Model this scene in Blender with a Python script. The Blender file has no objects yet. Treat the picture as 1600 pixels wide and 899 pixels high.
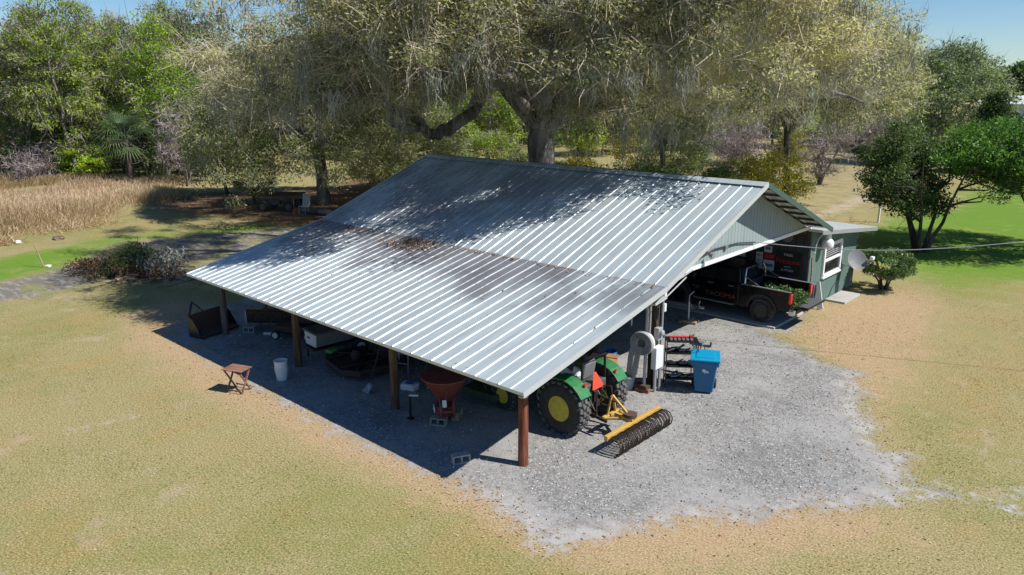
import bpy, bmesh, math, random
import numpy as np
from mathutils import Matrix, Vector

sc = bpy.context.scene
COL = sc.collection
PI = math.pi
R = math.radians

# ------------------------------------------------------------------ camera model
CAM = np.array([9.2205, -10.2737, 8.075])
PITCH, ROLL, YAW = 0.262638, -0.005709, -0.746275
FPX = 1167.284                                     # focal length in photo pixels (1600 wide)
_f = np.array([math.sin(YAW)*math.cos(PITCH), math.cos(YAW)*math.cos(PITCH), -math.sin(PITCH)])
_r0 = np.array([math.cos(YAW), -math.sin(YAW), 0.0])
_u0 = np.cross(_r0, _f)
_r = _r0*math.cos(ROLL) + _u0*math.sin(ROLL)
_u = -_r0*math.sin(ROLL) + _u0*math.cos(ROLL)


def ray(u, v):
    return _f + _r*(u-800)/FPX - _u*(v-449.5)/FPX


def at(u, v, z=0.0):
    """the point of the level z under a photo pixel"""
    d = ray(u, v)
    return CAM + d*((z-CAM[2])/d[2])


def pol(u, dist, z=0.0):
    """the point at a ground distance in the direction of a photo column"""
    d = ray(u, 134)
    h = math.hypot(d[0], d[1])
    return np.array([CAM[0]+d[0]/h*dist, CAM[1]+d[1]/h*dist, z])


def px3(u, v, dist):
    d = ray(u, v)
    h = math.hypot(d[0], d[1])
    return CAM + d*(dist/h)


# ------------------------------------------------------------------ tagging
def tag(o, label=None, cat=None, group=None, kind=None):
    if label: o['label'] = label
    if cat: o['category'] = cat
    if group: o['group'] = group
    if kind: o['kind'] = kind
    return o


def thing(name, label, cat, loc=(0, 0, 0), rz=0.0, group=None):
    o = bpy.data.objects.new(name, None)
    COL.objects.link(o)
    o.empty_display_size = 0.2
    o.location = tuple(float(c) for c in loc)
    o.rotation_euler = (0, 0, rz)
    return tag(o, label, cat, group)


def children(o):
    return [c for c in bpy.data.objects if c.parent == o]


def copy_tree(o, kids=None):
    c = o.copy(); COL.objects.link(c)
    for ch in children(o):
        k = copy_tree(ch); k.parent = c
        k.matrix_parent_inverse = ch.matrix_parent_inverse.copy()
    return c


# ------------------------------------------------------------------ mesh building
class MB:
    def __init__(s):
        s.v = []; s.f = []

    def add(s, vs, fs, M=None):
        n = len(s.v)
        if M is not None:
            vs = [tuple(M @ Vector(p)) for p in vs]
        s.v += [tuple(float(c) for c in p) for p in vs]
        s.f += [tuple(i+n for i in f) for f in fs]
        return s

    def box(s, c, size, rz=0, rx=0, ry=0, M=None):
        x, y, z = (a/2 for a in size)
        vs = [(-x, -y, -z), (x, -y, -z), (x, y, -z), (-x, y, -z), (-x, -y, z), (x, -y, z), (x, y, z), (-x, y, z)]
        fs = [(0, 3, 2, 1), (4, 5, 6, 7), (0, 1, 5, 4), (1, 2, 6, 5), (2, 3, 7, 6), (3, 0, 4, 7)]
        T = Matrix.Translation(Vector(tuple(float(a) for a in c))) @ Matrix.Rotation(rz, 4, 'Z') @ Matrix.Rotation(ry, 4, 'Y') @ Matrix.Rotation(rx, 4, 'X')
        if M is not None: T = M @ T
        return s.add(vs, fs, T)

    def bar(s, p, q, w, h, up=(0, 0, 1)):
        p = Vector(tuple(float(a) for a in p)); q = Vector(tuple(float(a) for a in q)); d = (q-p); L = d.length; d.normalize()
        upv = Vector(up)
        if abs(d.dot(upv)) > .98: upv = Vector((0, 1, 0))
        sd = d.cross(upv).normalized(); u = sd.cross(d).normalized()
        vs = []
        for e in (p, q):
            for a, b in ((-1, -1), (1, -1), (1, 1), (-1, 1)):
                vs.append(tuple(e + sd*(a*w/2) + u*(b*h/2)))
        fs = [(0, 1, 2, 3), (7, 6, 5, 4), (0, 4, 5, 1), (1, 5, 6, 2), (2, 6, 7, 3), (3, 7, 4, 0)]
        return s.add(vs, fs)

    def tube(s, pts, rad, n=8, caps=True):
        P = [Vector(tuple(float(a) for a in p)) for p in pts]
        if not hasattr(rad, '__len__'): rad = [rad]*len(P)
        rings = []
        prev = None
        for i, p in enumerate(P):
            d = (P[min(i+1, len(P)-1)] - P[max(i-1, 0)])
            if d.length < 1e-9: d = Vector((0, 0, 1))
            d.normalize()
            if prev is None:
                a = Vector((0, 0, 1)) if abs(d.z) < .9 else Vector((1, 0, 0))
                sd = d.cross(a).normalized()
            else:
                sd = (prev - d*prev.dot(d))
                if sd.length < 1e-6: sd = d.orthogonal()
                sd.normalize()
            prev = sd
            u = d.cross(sd)
            rings.append([tuple(p + (sd*math.cos(2*PI*k/n) + u*math.sin(2*PI*k/n))*rad[i]) for k in range(n)])
        vs = [q for r_ in rings for q in r_]
        fs = []
        for i in range(len(P)-1):
            for k in range(n):
                fs.append((i*n+k, i*n+(k+1) % n, (i+1)*n+(k+1) % n, (i+1)*n+k))
        if caps:
            fs.append(tuple(range(n-1, -1, -1))); fs.append(tuple((len(P)-1)*n+k for k in range(n)))
        return s.add(vs, fs)

    def lathe(s, prof, n=24, M=None):
        """profile of (radius, z) turned about local z"""
        vs = []; fs = []
        for (r_, z) in prof:
            for k in range(n):
                vs.append((r_*math.cos(2*PI*k/n), r_*math.sin(2*PI*k/n), z))
        for i in range(len(prof)-1):
            for k in range(n):
                fs.append((i*n+k, i*n+(k+1) % n, (i+1)*n+(k+1) % n, (i+1)*n+k))
        if prof[0][0] > 1e-4: fs.append(tuple(range(n-1, -1, -1)))
        if prof[-1][0] > 1e-4: fs.append(tuple((len(prof)-1)*n+k for k in range(n)))
        return s.add(vs, fs, M)

    def prism(s, poly, h, M=None):
        """polygon in local xy, extruded from z=0 to h"""
        n = len(poly)
        a = sum(poly[i][0]*poly[(i+1) % n][1]-poly[(i+1) % n][0]*poly[i][1] for i in range(n))
        if a < 0: poly = poly[::-1]
        vs = [(x, y, 0) for x, y in poly] + [(x, y, h) for x, y in poly]
        fs = [tuple(range(n-1, -1, -1)), tuple(range(n, 2*n))] + [(i, (i+1) % n, n+(i+1) % n, n+i) for i in range(n)]
        return s.add(vs, fs, M)

    def quad(s, a, b, c, d):
        return s.add([a, b, c, d], [(0, 1, 2, 3)])

    def build(s, name, mat, parent=None, bevel=0.0, smooth=False, seg=2):
        me = bpy.data.meshes.new(name)
        me.from_pydata(s.v, [], s.f)
        me.materials.append(mat)
        bm = bmesh.new(); bm.from_mesh(me)
        bmesh.ops.recalc_face_normals(bm, faces=bm.faces)
        bm.to_mesh(me); bm.free()
        o = bpy.data.objects.new(name, me); COL.objects.link(o)
        if parent: o.parent = parent
        if smooth:
            me.polygons.foreach_set('use_smooth', [True]*len(me.polygons))
            try: me.set_sharp_from_angle(angle=R(40))
            except Exception: pass
        if bevel > 0:
            b = o.modifiers.new('bevel', 'BEVEL'); b.width = bevel; b.segments = seg; b.limit_method = 'ANGLE'; b.angle_limit = R(40)
        return o


# axis frames: local xy of a prism laid into world planes
M_XZ = Matrix(((1, 0, 0, 0), (0, 0, -1, 0), (0, 1, 0, 0), (0, 0, 0, 1)))   # (x,y)->(x,z), extrude to -y
M_YZ = Matrix(((0, 0, 1, 0), (1, 0, 0, 0), (0, 1, 0, 0), (0, 0, 0, 1)))    # (x,y)->(y,z), extrude to +x
M_AX = Matrix(((1, 0, 0, 0), (0, 0, 1, 0), (0, -1, 0, 0), (0, 0, 0, 1)))   # lathe axis z -> +y


def T(x, y, z): return Matrix.Translation(Vector((float(x), float(y), float(z))))


def raw_mesh(name, V, loops, sizes, mat, parent=None, attrs=None, smooth=False):
    """fast mesh from numpy arrays; attrs: {name: per-face float array}"""
    me = bpy.data.meshes.new(name)
    V = np.asarray(V, np.float32); loops = np.asarray(loops, np.int32).ravel(); sizes = np.asarray(sizes, np.int32)
    me.vertices.add(len(V)); me.vertices.foreach_set('co', V.ravel())
    me.loops.add(len(loops)); me.loops.foreach_set('vertex_index', loops)
    me.polygons.add(len(sizes))
    st = np.concatenate([[0], np.cumsum(sizes)[:-1]]).astype(np.int32)
    me.polygons.foreach_set('loop_start', st)
    me.polygons.foreach_set('loop_total', sizes)
    me.update(calc_edges=True)
    if attrs:
        for k, a in attrs.items():
            dom = 'FACE' if len(a) == len(sizes) else 'POINT'
            at_ = me.attributes.new(k, 'FLOAT', dom); at_.data.foreach_set('value', np.asarray(a, np.float32))
    me.polygons.foreach_set('use_smooth', np.full(len(sizes), smooth, dtype=bool))
    me.materials.append(mat)
    o = bpy.data.objects.new(name, me); COL.objects.link(o)
    if parent: o.parent = parent
    return o


# ------------------------------------------------------------------ materials
class N:
    def __init__(s, name):
        s.m = bpy.data.materials.new(name); s.m.use_nodes = True
        s.t = s.m.node_tree; s.t.nodes.clear()
        s.out = s.t.nodes.new('ShaderNodeOutputMaterial')

    def n(s, typ, **kw):
        x = s.t.nodes.new(typ)
        for k, v in kw.items(): setattr(x, k, v)
        return x

    def l(s, a, b): s.t.links.new(a, b)

    def coord(s):
        return s.n('ShaderNodeTexCoord').outputs['Object']

    def noise(s, scale, detail=3, rough=.55, co=None, w=None):
        x = s.n('ShaderNodeTexNoise'); x.inputs['Scale'].default_value = scale; x.inputs['Detail'].default_value = detail
        x.inputs['Roughness'].default_value = rough
        if co is not None: s.l(co, x.inputs['Vector'])
        return x.outputs['Fac']

    def ramp(s, fac, stops, interp='LINEAR'):
        x = s.n('ShaderNodeValToRGB'); x.color_ramp.interpolation = interp
        e = x.color_ramp.elements
        while len(e) < len(stops): e.new(.5)
        for i, (p, c) in enumerate(stops):
            e[i].position = p
            e[i].color = (c[0], c[1], c[2], 1) if hasattr(c, '__len__') else (c, c, c, 1)
        s.l(fac, x.inputs['Fac']); return x.outputs['Color']

    def mix(s, fac, a, b, blend='MIX'):
        x = s.n('ShaderNodeMix', data_type='RGBA', blend_type=blend)
        for sock, v in ((x.inputs[0], fac), (x.inputs[6], a), (x.inputs[7], b)):
            if hasattr(v, 'links') or hasattr(v, 'is_linked'): s.l(v, sock)
            elif hasattr(v, '__len__'): sock.default_value = (v[0], v[1], v[2], 1)
            else: sock.default_value = v
        return x.outputs[2]

    def math(s, op, a, b=None, clamp=False):
        x = s.n('ShaderNodeMath', operation=op, use_clamp=clamp)
        for i, v in enumerate((a, b)):
            if v is None: continue
            if hasattr(v, 'is_linked'): s.l(v, x.inputs[i])
            else: x.inputs[i].default_value = v
        return x.outputs[0]

    def mapr(s, v, a, b, c=0.0, d=1.0, smooth=True):
        x = s.n('ShaderNodeMapRange'); x.clamp = True
        if smooth: x.interpolation_type = 'SMOOTHSTEP'
        s.l(v, x.inputs[0])
        for i, q in enumerate((a, b, c, d)): x.inputs[i+1].default_value = q
        return x.outputs[0]

    def attr(s, name):
        return s.n('ShaderNodeAttribute', attribute_name=name).outputs['Fac']

    def scale(s, co, v):
        x = s.n('ShaderNodeVectorMath', operation='MULTIPLY'); s.l(co, x.inputs[0]); x.inputs[1].default_value = v
        return x.outputs[0]

    def bump(s, h, strength=.3, dist=.02):
        x = s.n('ShaderNodeBump'); x.inputs['Strength'].default_value = strength; x.inputs['Distance'].default_value = dist
        s.l(h, x.inputs['Height']); return x.outputs['Normal']

    def bsdf(s, color, rough=.6, metal=0.0, normal=None, spec=None, coat=0.0, link=True):
        x = s.n('ShaderNodeBsdfPrincipled')
        for k, v in (('Base Color', color), ('Roughness', rough), ('Metallic', metal)):
            if hasattr(v, 'is_linked'): s.l(v, x.inputs[k])
            elif hasattr(v, '__len__'): x.inputs[k].default_value = (v[0], v[1], v[2], 1)
            else: x.inputs[k].default_value = v
        if normal is not None: s.l(normal, x.inputs['Normal'])
        if spec is not None: x.inputs['Specular IOR Level'].default_value = spec
        if coat: x.inputs['Coat Weight'].default_value = coat
        if link: s.l(x.outputs[0], s.out.inputs['Surface'])
        return x


def paint(name, c, rough=.5, metal=0.0, dirt=.25, dirtc=None, scale=6.0, bump=.0, coat=0.0, spec=None):
    """a surface with uneven wear: two noises move the colour and the gloss"""
    k = N(name); co = k.coord()
    a = k.noise(scale, 5, .6, co); b = k.noise(scale*7, 3, .6, co)
    f = k.math('MULTIPLY', k.mapr(a, .35, .75), dirt)
    d = dirtc or tuple(x*.55+.02 for x in c)
    col = k.mix(f, c, d)
    col = k.mix(k.math('MULTIPLY', k.mapr(b, .4, .8), dirt*.6), col, tuple(min(1, x*1.25+.01) for x in c))
    rg = k.mapr(a, .2, .8, max(.05, rough-.12), min(1, rough+.15))
    nm = k.bump(b, bump, .01) if bump else None
    k.bsdf(col, rg, metal, nm, spec, coat)
    return k.m


def leafmat(name, stops, trans=.3, rough=.55):
    k = N(name)
    col = k.ramp(k.attr('t'), stops)
    p = k.bsdf(col, rough, 0, link=False, spec=.35)
    tr = k.n('ShaderNodeBsdfTranslucent'); k.l(k.mix(1.0, col, (1.1, 1.15, .6), 'MULTIPLY'), tr.inputs['Color'])
    ms = k.n('ShaderNodeMixShader'); ms.inputs[0].default_value = trans
    k.l(p.outputs[0], ms.inputs[1]); k.l(tr.outputs[0], ms.inputs[2]); k.l(ms.outputs[0], k.out.inputs['Surface'])
    return k.m


def barkmat(name, c1, c2, sc_=(9, 9, 1.6)):
    k = N(name); co = k.scale(k.coord(), sc_)
    a = k.noise(1.0, 6, .65, co); b = k.noise(.35, 3, .5, co)
    col = k.ramp(a, [(.3, tuple(x*.45 for x in c1)), (.5, c1), (.72, c2)])
    col = k.mix(k.mapr(b, .45, .7), col, tuple(x*.8+.02 for x in c2))
    k.bsdf(col, .9, 0, k.bump(a, .8, .06), .2)
    return k.m


def woodmat(name, c1, c2, axis=2, scale=1.0):
    k = N(name); v = [18*scale]*3; v[axis] = 1.2*scale
    co = k.scale(k.coord(), v)
    a = k.noise(1.0, 5, .6, co); b = k.noise(1.3*scale, 4, .6, k.coord())
    col = k.ramp(a, [(.3, tuple(x*.5 for x in c1)), (.5, c1), (.7, c2)])
    col = k.mix(k.math('MULTIPLY', k.mapr(b, .4, .75), .6), col, tuple(x*.45 for x in c1))
    v2 = [34*scale]*3; v2[axis] = .7*scale; cr = k.noise(1.0, 3, .5, k.scale(k.coord(), v2)); col = k.mix(k.mapr(cr, .6, .68), col, tuple(x*.16 for x in c1))
    k.bsdf(col, .85, 0, k.bump(a, .5, .01), .25)
    return k.m


M = {}
M['black_paint'] = paint('black_paint', (.012, .012, .013), .3, 0, .2, (.03, .028, .025))
M['truck_black'] = paint('truck_black', (.0035, .0035, .004), .22, 0, .2, (.007, .007, .007), 2.0, spec=.3)
M['black_plastic'] = paint('black_plastic', (.02, .02, .021), .6, 0, .4, (.05, .047, .042))
M['rubber'] = paint('rubber', (.022, .022, .022), .85, 0, .6, (.075, .068, .06), 5.0, .3)
M['tyre_lug'] = paint('tyre_lug', (.075, .074, .072), .9, 0, .7, (.19, .185, .175), 9.0, .3)
M['glass_dark'] = paint('glass_dark', (.01, .012, .014), .08, 0, .1)
M['green_paint'] = paint('green_paint', (.012, .17, .05), .42, 0, .55, (.09, .13, .06), 7, coat=.2)
M['dull_green'] = paint('dull_green', (.025, .06, .025), .6, 0, .5, (.03, .03, .02))
M['bright_green'] = paint('bright_green', (.08, .32, .05), .5, 0, .3)
M['yellow_rim'] = paint('yellow_rim', (.55, .46, .03), .5, 0, .6, (.26, .21, .08), 9)
M['gold_paint'] = paint('gold_paint', (.55, .34, .07), .5, 0, .45, (.28, .16, .06), 5)
M['rust'] = paint('rust', (.075, .05, .04), .85, .2, .7, (.16, .08, .045), 9, .4)
M['tine_steel'] = paint('tine_steel', (.06, .05, .045), .55, .6, .5, (.15, .09, .06), 12)
M['dark_steel'] = paint('dark_steel', (.04, .036, .034), .6, .5, .6, (.1, .06, .04), 9, .2)
M['grey_steel'] = paint('grey_steel', (.3, .31, .32), .45, .6, .4, (.16, .15, .14), 8)
M['chrome'] = paint('chrome', (.6, .61, .63), .22, .95, .2)
M['galv'] = paint('galv', (.46, .48, .5), .45, .6, .35, (.25, .25, .25), 7)
M['orange_red'] = paint('orange_red', (.8, .06, .025), .5, 0, .1)
M['spreader_red'] = paint('spreader_red', (.20, .052, .042), .6, 0, .6, (.13, .045, .032), 5)
M['red_plastic'] = paint('red_plastic', (.55, .03, .025), .4, 0, .25)
M['tail_red'] = paint('tail_red', (.65, .012, .015), .12, 0, .05, coat=.8)
M['white_paint'] = paint('white_paint', (.74, .75, .76), .5, 0, .3, (.5, .49, .46), 4)
M['white_plastic'] = paint('white_plastic', (.72, .74, .76), .4, 0, .3, (.5, .5, .47), 5)
M['off_white'] = paint('off_white', (.6, .6, .57), .6, 0, .4, (.4, .38, .34), 5)
M['grey_plastic'] = paint('grey_plastic', (.34, .35, .36), .6, 0, .35, (.2, .2, .19), 6)
M['dark_grey'] = paint('dark_grey', (.085, .088, .092), .6, 0, .35, (.05, .05, .05), 5)
M['mid_grey'] = paint('mid_grey', (.17, .175, .18), .6, 0, .35, (.1, .1, .1), 5)
M['seat_black'] = paint('seat_black', (.035, .035, .037), .55, 0, .3)
M['bin_blue'] = paint('bin_blue', (.01, .13, .29), .42, 0, .25, (.015, .085, .19), 3)
M['bin_lid'] = paint('bin_lid', (.0, .27, .47), .38, 0, .2, (.02, .18, .34), 3)
M['blue_plastic'] = paint('blue_plastic', (.01, .2, .55), .35, 0, .2)
M['cardboard'] = paint('cardboard', (.36, .2, .1), .85, 0, .4, (.22, .12, .06), 4)
M['cinder'] = paint('cinder', (.36, .36, .35), .95, 0, .5, (.2, .2, .19), 14, .6)
M['cinder_old'] = paint('cinder_old', (.33, .32, .24), .95, 0, .6, (.16, .16, .12), 12, .6)
M['concrete'] = paint('concrete', (.42, .40, .37), .92, 0, .5, (.26, .25, .23), 1.2, .3)
M['tray_wood'] = woodmat('tray_wood', (.26, .125, .085), (.38, .22, .155), 0)
M['red_post'] = woodmat('red_post', (.215, .072, .04), (.34, .155, .09))
M['brown_post'] = woodmat('brown_post', (.13, .075, .045), (.22, .15, .10))
M['grey_post'] = woodmat('grey_post', (.13, .125, .12), (.25, .24, .22))
M['dark_wood'] = woodmat('dark_wood', (.06, .045, .035), (.11, .085, .065))
M['pale_wood'] = woodmat('pale_wood', (.40, .30, .19), (.5, .4, .27), 0)
M['dead_branch'] = barkmat('dead_branch', (.16, .105, .075), (.28, .2, .15), (6, 6, 6))
M['oak_bark'] = barkmat('oak_bark', (.10, .09, .08), (.25, .235, .215), (5, 5, 1.6))
M['pale_branch'] = barkmat('pale_branch', (.26, .235, .205), (.44, .41, .37), (6, 6, 6))
M['grey_bark'] = barkmat('grey_bark', (.17, .15, .135), (.31, .29, .27))
M['dark_bark'] = barkmat('dark_bark', (.05, .04, .034), (.12, .10, .085))
M['twig_pale'] = paint('twig_pale', (.46, .39, .31), .9, 0, .6, (.27, .22, .17), 2)
M['twig_grey'] = paint('twig_grey', (.34, .285, .27), .9, 0, .6, (.2, .165, .155), 2)
M['moss_grey'] = leafmat('moss_grey', [(0, (.17, .17, .145)), (.5, (.30, .305, .27)), (1, (.43, .435, .39))], .3, .9)
# ------------------------------------------------------------------ ground
def poly_sdf(X, Y, poly):
    """signed distance (positive inside) of points to a polygon"""
    P = np.asarray(poly, float)[:, :2]
    d = np.full(X.shape, 1e18); ins = np.zeros(X.shape, bool)
    for i in range(len(P)):
        ax, ay = P[i]; bx, by = P[(i+1) % len(P)]
        ex, ey = bx-ax, by-ay
        wx, wy = X-ax, Y-ay
        tt = np.clip((wx*ex+wy*ey)/(ex*ex+ey*ey+1e-12), 0, 1)
        d = np.minimum(d, (wx-ex*tt)**2+(wy-ey*tt)**2)
        c = ((ay > Y) != (by > Y)) & (X < (bx-ax)*(Y-ay)/((by-ay)+1e-12)+ax)
        ins ^= c
    d = np.sqrt(d)
    return np.where(ins, d, -d)


def gp(s):
    return [at(*map(float, q.split(',')))[:2] for q in s.split()]


GRAVEL = [(-17.6, 1.6), (-15.6, -0.6), (-13.5, -0.35), (-9, -.9), (-4.0, -.85), (-1.0, -.75)] + gp('775,782 830,832 868,852 930,838 1000,826 1060,806 1130,808 1190,812 1240,796 1330,790 1400,780 1412,762 1392,735 1418,712 1368,700 1352,662 1330,640 1352,618 1325,600 1345,582 1290,568 1250,545 1200,520') + [(-.3, 13.9), (-.6, 16.2), (-15, 16.2), (-17.5, 12), (-18.2, 6)]
STRAW1 = [(-21, 2.0), (-19, -1.0), (-15, -2.2), (-9, -2.3), (-3, -2.0), (1.2, -1.7), (2.6, -1.3), (4.5, .3), (6.2, 3.0), (7.0, 3.2), (6.3, 4.6), (3.5, 3.5), (0, 1), (-4, .5), (-13, .5), (-17, 3)]
STRAW2 = gp('1195,512 1255,480 1330,455 1440,448 1490,480 1470,540 1430,625 1400,700 1350,690 1345,640 1290,590')
TRACK = gp('-200,470 0,440 70,425 140,405 180,380 330,366 480,352 520,360 500,380 420,400 320,408 300,445 150,440 85,462 0,475 -200,520')
GREENL = gp('-150,450 0,404 60,392 160,375 250,368 300,362 400,350 440,346 430,362 330,366 200,376 140,400 70,424 0,440 -150,470')
TYRE1 = gp('1120,800 1140,796 1200,840 1262,876 1240,882 1180,850')
TYRE2 = gp('1215,770 1235,766 1330,815 1420,850 1400,858 1310,825')
DRIVE = gp('1400,348 1500,336 1570,326 1570,338 1500,350 1400,360')
GREENR = gp('1335,362 1380,352 1420,335 1480,318 1600,282 1750,250 2100,330 1900,450 1600,440 1500,440 1420,425 1350,405')
LITTER = gp('230,300 330,300 480,296 600,270 700,270 700,330 560,345 480,355 420,352 330,336 250,330')
FIELD = [pol(900, 60), pol(1150, 46), pol(1330, 44), pol(1420, 60), pol(1520, 80), pol(1700, 90), pol(1700, 320), pol(1400, 330), pol(1000, 140)]
PATHR = gp('1235,345 1300,318 1360,300 1400,285 1420,290 1380,308 1310,332 1255,352')
SANDP = gp('1330,585 1400,592 1470,606 1560,640 1540,655 1440,625 1360,612') 
DIRT = gp('1290,770 1400,742 1480,730 1620,745 1800,800 1800,870 1500,812 1320,800')
SANDEDGE = gp('700,742 775,785 830,830 868,862 900,850 850,815 760,745')
PALEP = gp('90,668 170,652 230,640 235,648 160,668 95,684')
STRAWP = gp('190,610 300,580 330,610 230,640')

ZONES = dict(gravel=(GRAVEL, .95), straw=(STRAW1, 1.3), straw2=(STRAW2, 2.0), track=(TRACK, 2.2), greenl=(GREENL, 2.2), greenr=(GREENR, 4.0),
             litter=(LITTER, 4.0), field=(FIELD, 6.0), pathr=(PATHR, 1.6), drive=(DRIVE, .8), tyre1=(TYRE1, .3), tyre2=(TYRE2, .3), sandp=(SANDP, 1.2), dirt=(DIRT, 1.0), sande=(SANDEDGE, .45), palep=(PALEP, .5))


def zone_vals(X, Y):
    out = {}
    for k, (p, w) in ZONES.items():
        out[k] = np.clip(.5 + .5*poly_sdf(X, Y, p)/w, 0, 1)
    sdg = poly_sdf(X, Y, GRAVEL); halo = np.clip(1-np.abs(sdg-.1)/1.3, 0, 1)*np.clip((X+1.5)/1.5, 0, 1)*np.clip((13-Y)/2, 0, 1)
    z = {'soil': np.maximum.reduce([out['track'], out['tyre1']*.62, out['tyre2']*.6]), 'halo': halo, 'gravel': out['gravel'], 'straw': np.maximum(out['straw'], out['straw2']),
         'green': np.maximum(out['greenl'], out['greenr']), 'litter': out['litter'], 'field': out['field'],
         'sand': np.maximum.reduce([out['sandp']*.46, out['sande']*.8, out['dirt']*.5, out['palep']*.7, out['pathr']*.8]),
         'warm': np.maximum(out['pathr'], out['palep'])}
    return z


def axis_pts(lo, a, b, hi, fine, growth=1.22):
    pts = list(np.arange(a, b+1e-6, fine)); s = fine
    while pts[-1] < hi: s *= growth; pts.append(min(hi, pts[-1]+s))
    s = fine; left = [a]
    while left[-1] > lo: s *= growth; left.append(max(lo, left[-1]-s))
    return np.array(left[:0:-1]+pts)


def grid_mesh(name, xs, ys, z, mat, keep=None):
    X, Y = np.meshgrid(xs, ys)
    zz = zone_vals(X.ravel(), Y.ravel())
    nx, ny = len(xs), len(ys)
    V = np.stack([X.ravel(), Y.ravel(), np.full(X.size, z)], 1)
    i, j = np.meshgrid(np.arange(nx-1), np.arange(ny-1))
    a = (j*nx+i).ravel(); F = np.stack([a, a+1, a+nx+1, a+nx], 1)
    if keep is not None:
        kv = keep(zz, X.ravel(), Y.ravel())
        F = F[kv[F].all(1)]
        used = np.unique(F); mp = np.zeros(len(V), int); mp[used] = np.arange(len(used))
        V = V[used]; F = mp[F]; zz = {k: v[used] for k, v in zz.items()}
    return raw_mesh(name, V, F, np.full(len(F), 4), mat, attrs=zz)


def ground_material():
    k = N('ground'); co = k.coord()
    n1 = k.noise(.12, 5, .6, co); n2 = k.noise(.9, 5, .62, co); n3 = k.noise(5.0, 4, .65, co)
    n4 = k.noise(24.0, 5, .85, co); n5 = k.noise(70.0, 2, .7, co)
    streak = k.noise(1.0, 4, .6, k.scale(co, (.9, 3.2, 1)))
    # lawn, half dormant
    tan = k.ramp(n4, [(.36, (.115, .095, .038)), (.5, (.275, .235, .105)), (.63, (.52, .455, .26))])
    olive = k.ramp(n4, [(.36, (.085, .09, .022)), (.5, (.215, .21, .075)), (.63, (.42, .385, .17))])
    f = k.math('ADD', k.math('MULTIPLY', n1, 1.7), k.math('MULTIPLY', n2, .7))
    f = k.math('ADD', f, k.math('MULTIPLY', n3, .55))
    lawn = k.mix(k.mapr(f, 1.34, 1.70), tan, olive)
    warm = k.math('MULTIPLY', k.mapr(k.noise(.45, 4, .6, k.scale(co, (1.3, .8, 1))), .52, .7), .55)
    lawn = k.mix(warm, lawn, k.mix(1.0, tan, (1.12, .93, .8), 'MULTIPLY'))
    bare = k.math('MULTIPLY', k.mapr(k.noise(.5, 6, .7, co), .56, .68), k.mapr(n4, .3, .6))
    lawn = k.mix(k.math('MULTIPLY', bare, .75), lawn, (.41, .325, .225))
    vo = k.n('ShaderNodeTexVoronoi'); vo.inputs['Scale'].default_value = 9.0; k.l(co, vo.inputs['Vector'])
    brn_ = k.math('MULTIPLY', k.mapr(k.noise(.22, 5, .65, co), .5, .66), .6)
    lawn = k.mix(brn_, lawn, k.mix(1.0, tan, (1.05, .9, .8), 'MULTIPLY'))
    spk = k.math('MULTIPLY', k.mapr(vo.outputs['Distance'], .16, .08, 0, 1), k.mapr(n2, .45, .62))
    lawn = k.mix(k.math('MULTIPLY', spk, .8), lawn, (.50, .40, .27))
    col = lawn
    # pale field beyond
    fld = k.ramp(k.math('ADD', k.math('MULTIPLY', n2, .6), k.math('MULTIPLY', n3, .4)), [(.3, (.18, .16, .075)), (.5, (.30, .255, .13)), (.7, (.40, .32, .18))])
    def over(col, name, new, noise, amp=.5, lo=.42, hi=.58):
        m = k.math('ADD', k.attr(name), k.math('MULTIPLY', k.math('SUBTRACT', noise, .5), amp))
        fac = k.mapr(m, lo, hi)
        fac = k.math('MULTIPLY', fac, k.mapr(k.attr(name), 0.0, .06))
        return k.mix(fac, col, new), fac
    col, _ = over(col, 'field', fld, n1, .6, .3, .7)
    grn = k.ramp(n4, [(.36, (.05, .10, .012)), (.5, (.12, .225, .025)), (.64, (.23, .34, .06))])
    grn = k.mix(k.mapr(k.math('ADD', k.math('MULTIPLY', n2, .6), k.math('MULTIPLY', n1, .4)), .49, .71), grn, k.ramp(n4, [(.3, (.18, .18, .045)), (.7, (.36, .34, .13))]))
    col, _ = over(col, 'green', grn, k.math('ADD', k.math('MULTIPLY', n1, .5), k.math('MULTIPLY', n2, .5)), 2.0, .22, .72)
    lit = k.ramp(n4, [(.25, (.07, .042, .024)), (.5, (.18, .11, .065)), (.75, (.33, .22, .135))])
    col, _ = over(col, 'litter', lit, n2, .9, .4, .62)
    stw = k.ramp(n4, [(.36, (.145, .085, .042)), (.48, (.335, .235, .13)), (.62, (.58, .43, .275))])
    stw = k.mix(k.mapr(n3, .5, .68), stw, k.ramp(n5, [(.3, (.26, .20, .10)), (.7, (.52, .42, .25))]))
    col, _ = over(col, 'straw', stw, k.math('ADD', k.math('MULTIPLY', n2, .45), k.math('ADD', k.math('MULTIPLY', n3, .35), k.math('MULTIPLY', n4, .2))), 2.2, .36, .9)
    snd = k.ramp(k.math('ADD', k.math('MULTIPLY', n3, .5), k.math('MULTIPLY', n5, .5)), [(.3, (.26, .245, .225)), (.55, (.41, .39, .365)), (.75, (.52, .50, .475))])
    snd = k.mix(k.attr('warm'), snd, (.42, .315, .21))
    snd = k.mix(k.math('MULTIPLY', k.mapr(streak, .5, .66), .55), snd, (.14, .115, .10))
    col, _ = over(col, 'sand', snd, k.math('ADD', k.math('MULTIPLY', n2, .55), k.math('MULTIPLY', n3, .45)), 1.5, .4, .62)
    hn = k.math('ADD', k.math('MULTIPLY', k.noise(1.6, 6, .72, co), .7), k.math('MULTIPLY', n4, .3))
    hal = k.ramp(n5, [(.3, (.30, .285, .265)), (.7, (.50, .485, .46))])
    soil = k.ramp(n4, [(.36, (.075, .066, .058)), (.5, (.17, .152, .135)), (.64, (.29, .265, .24))])
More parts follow.
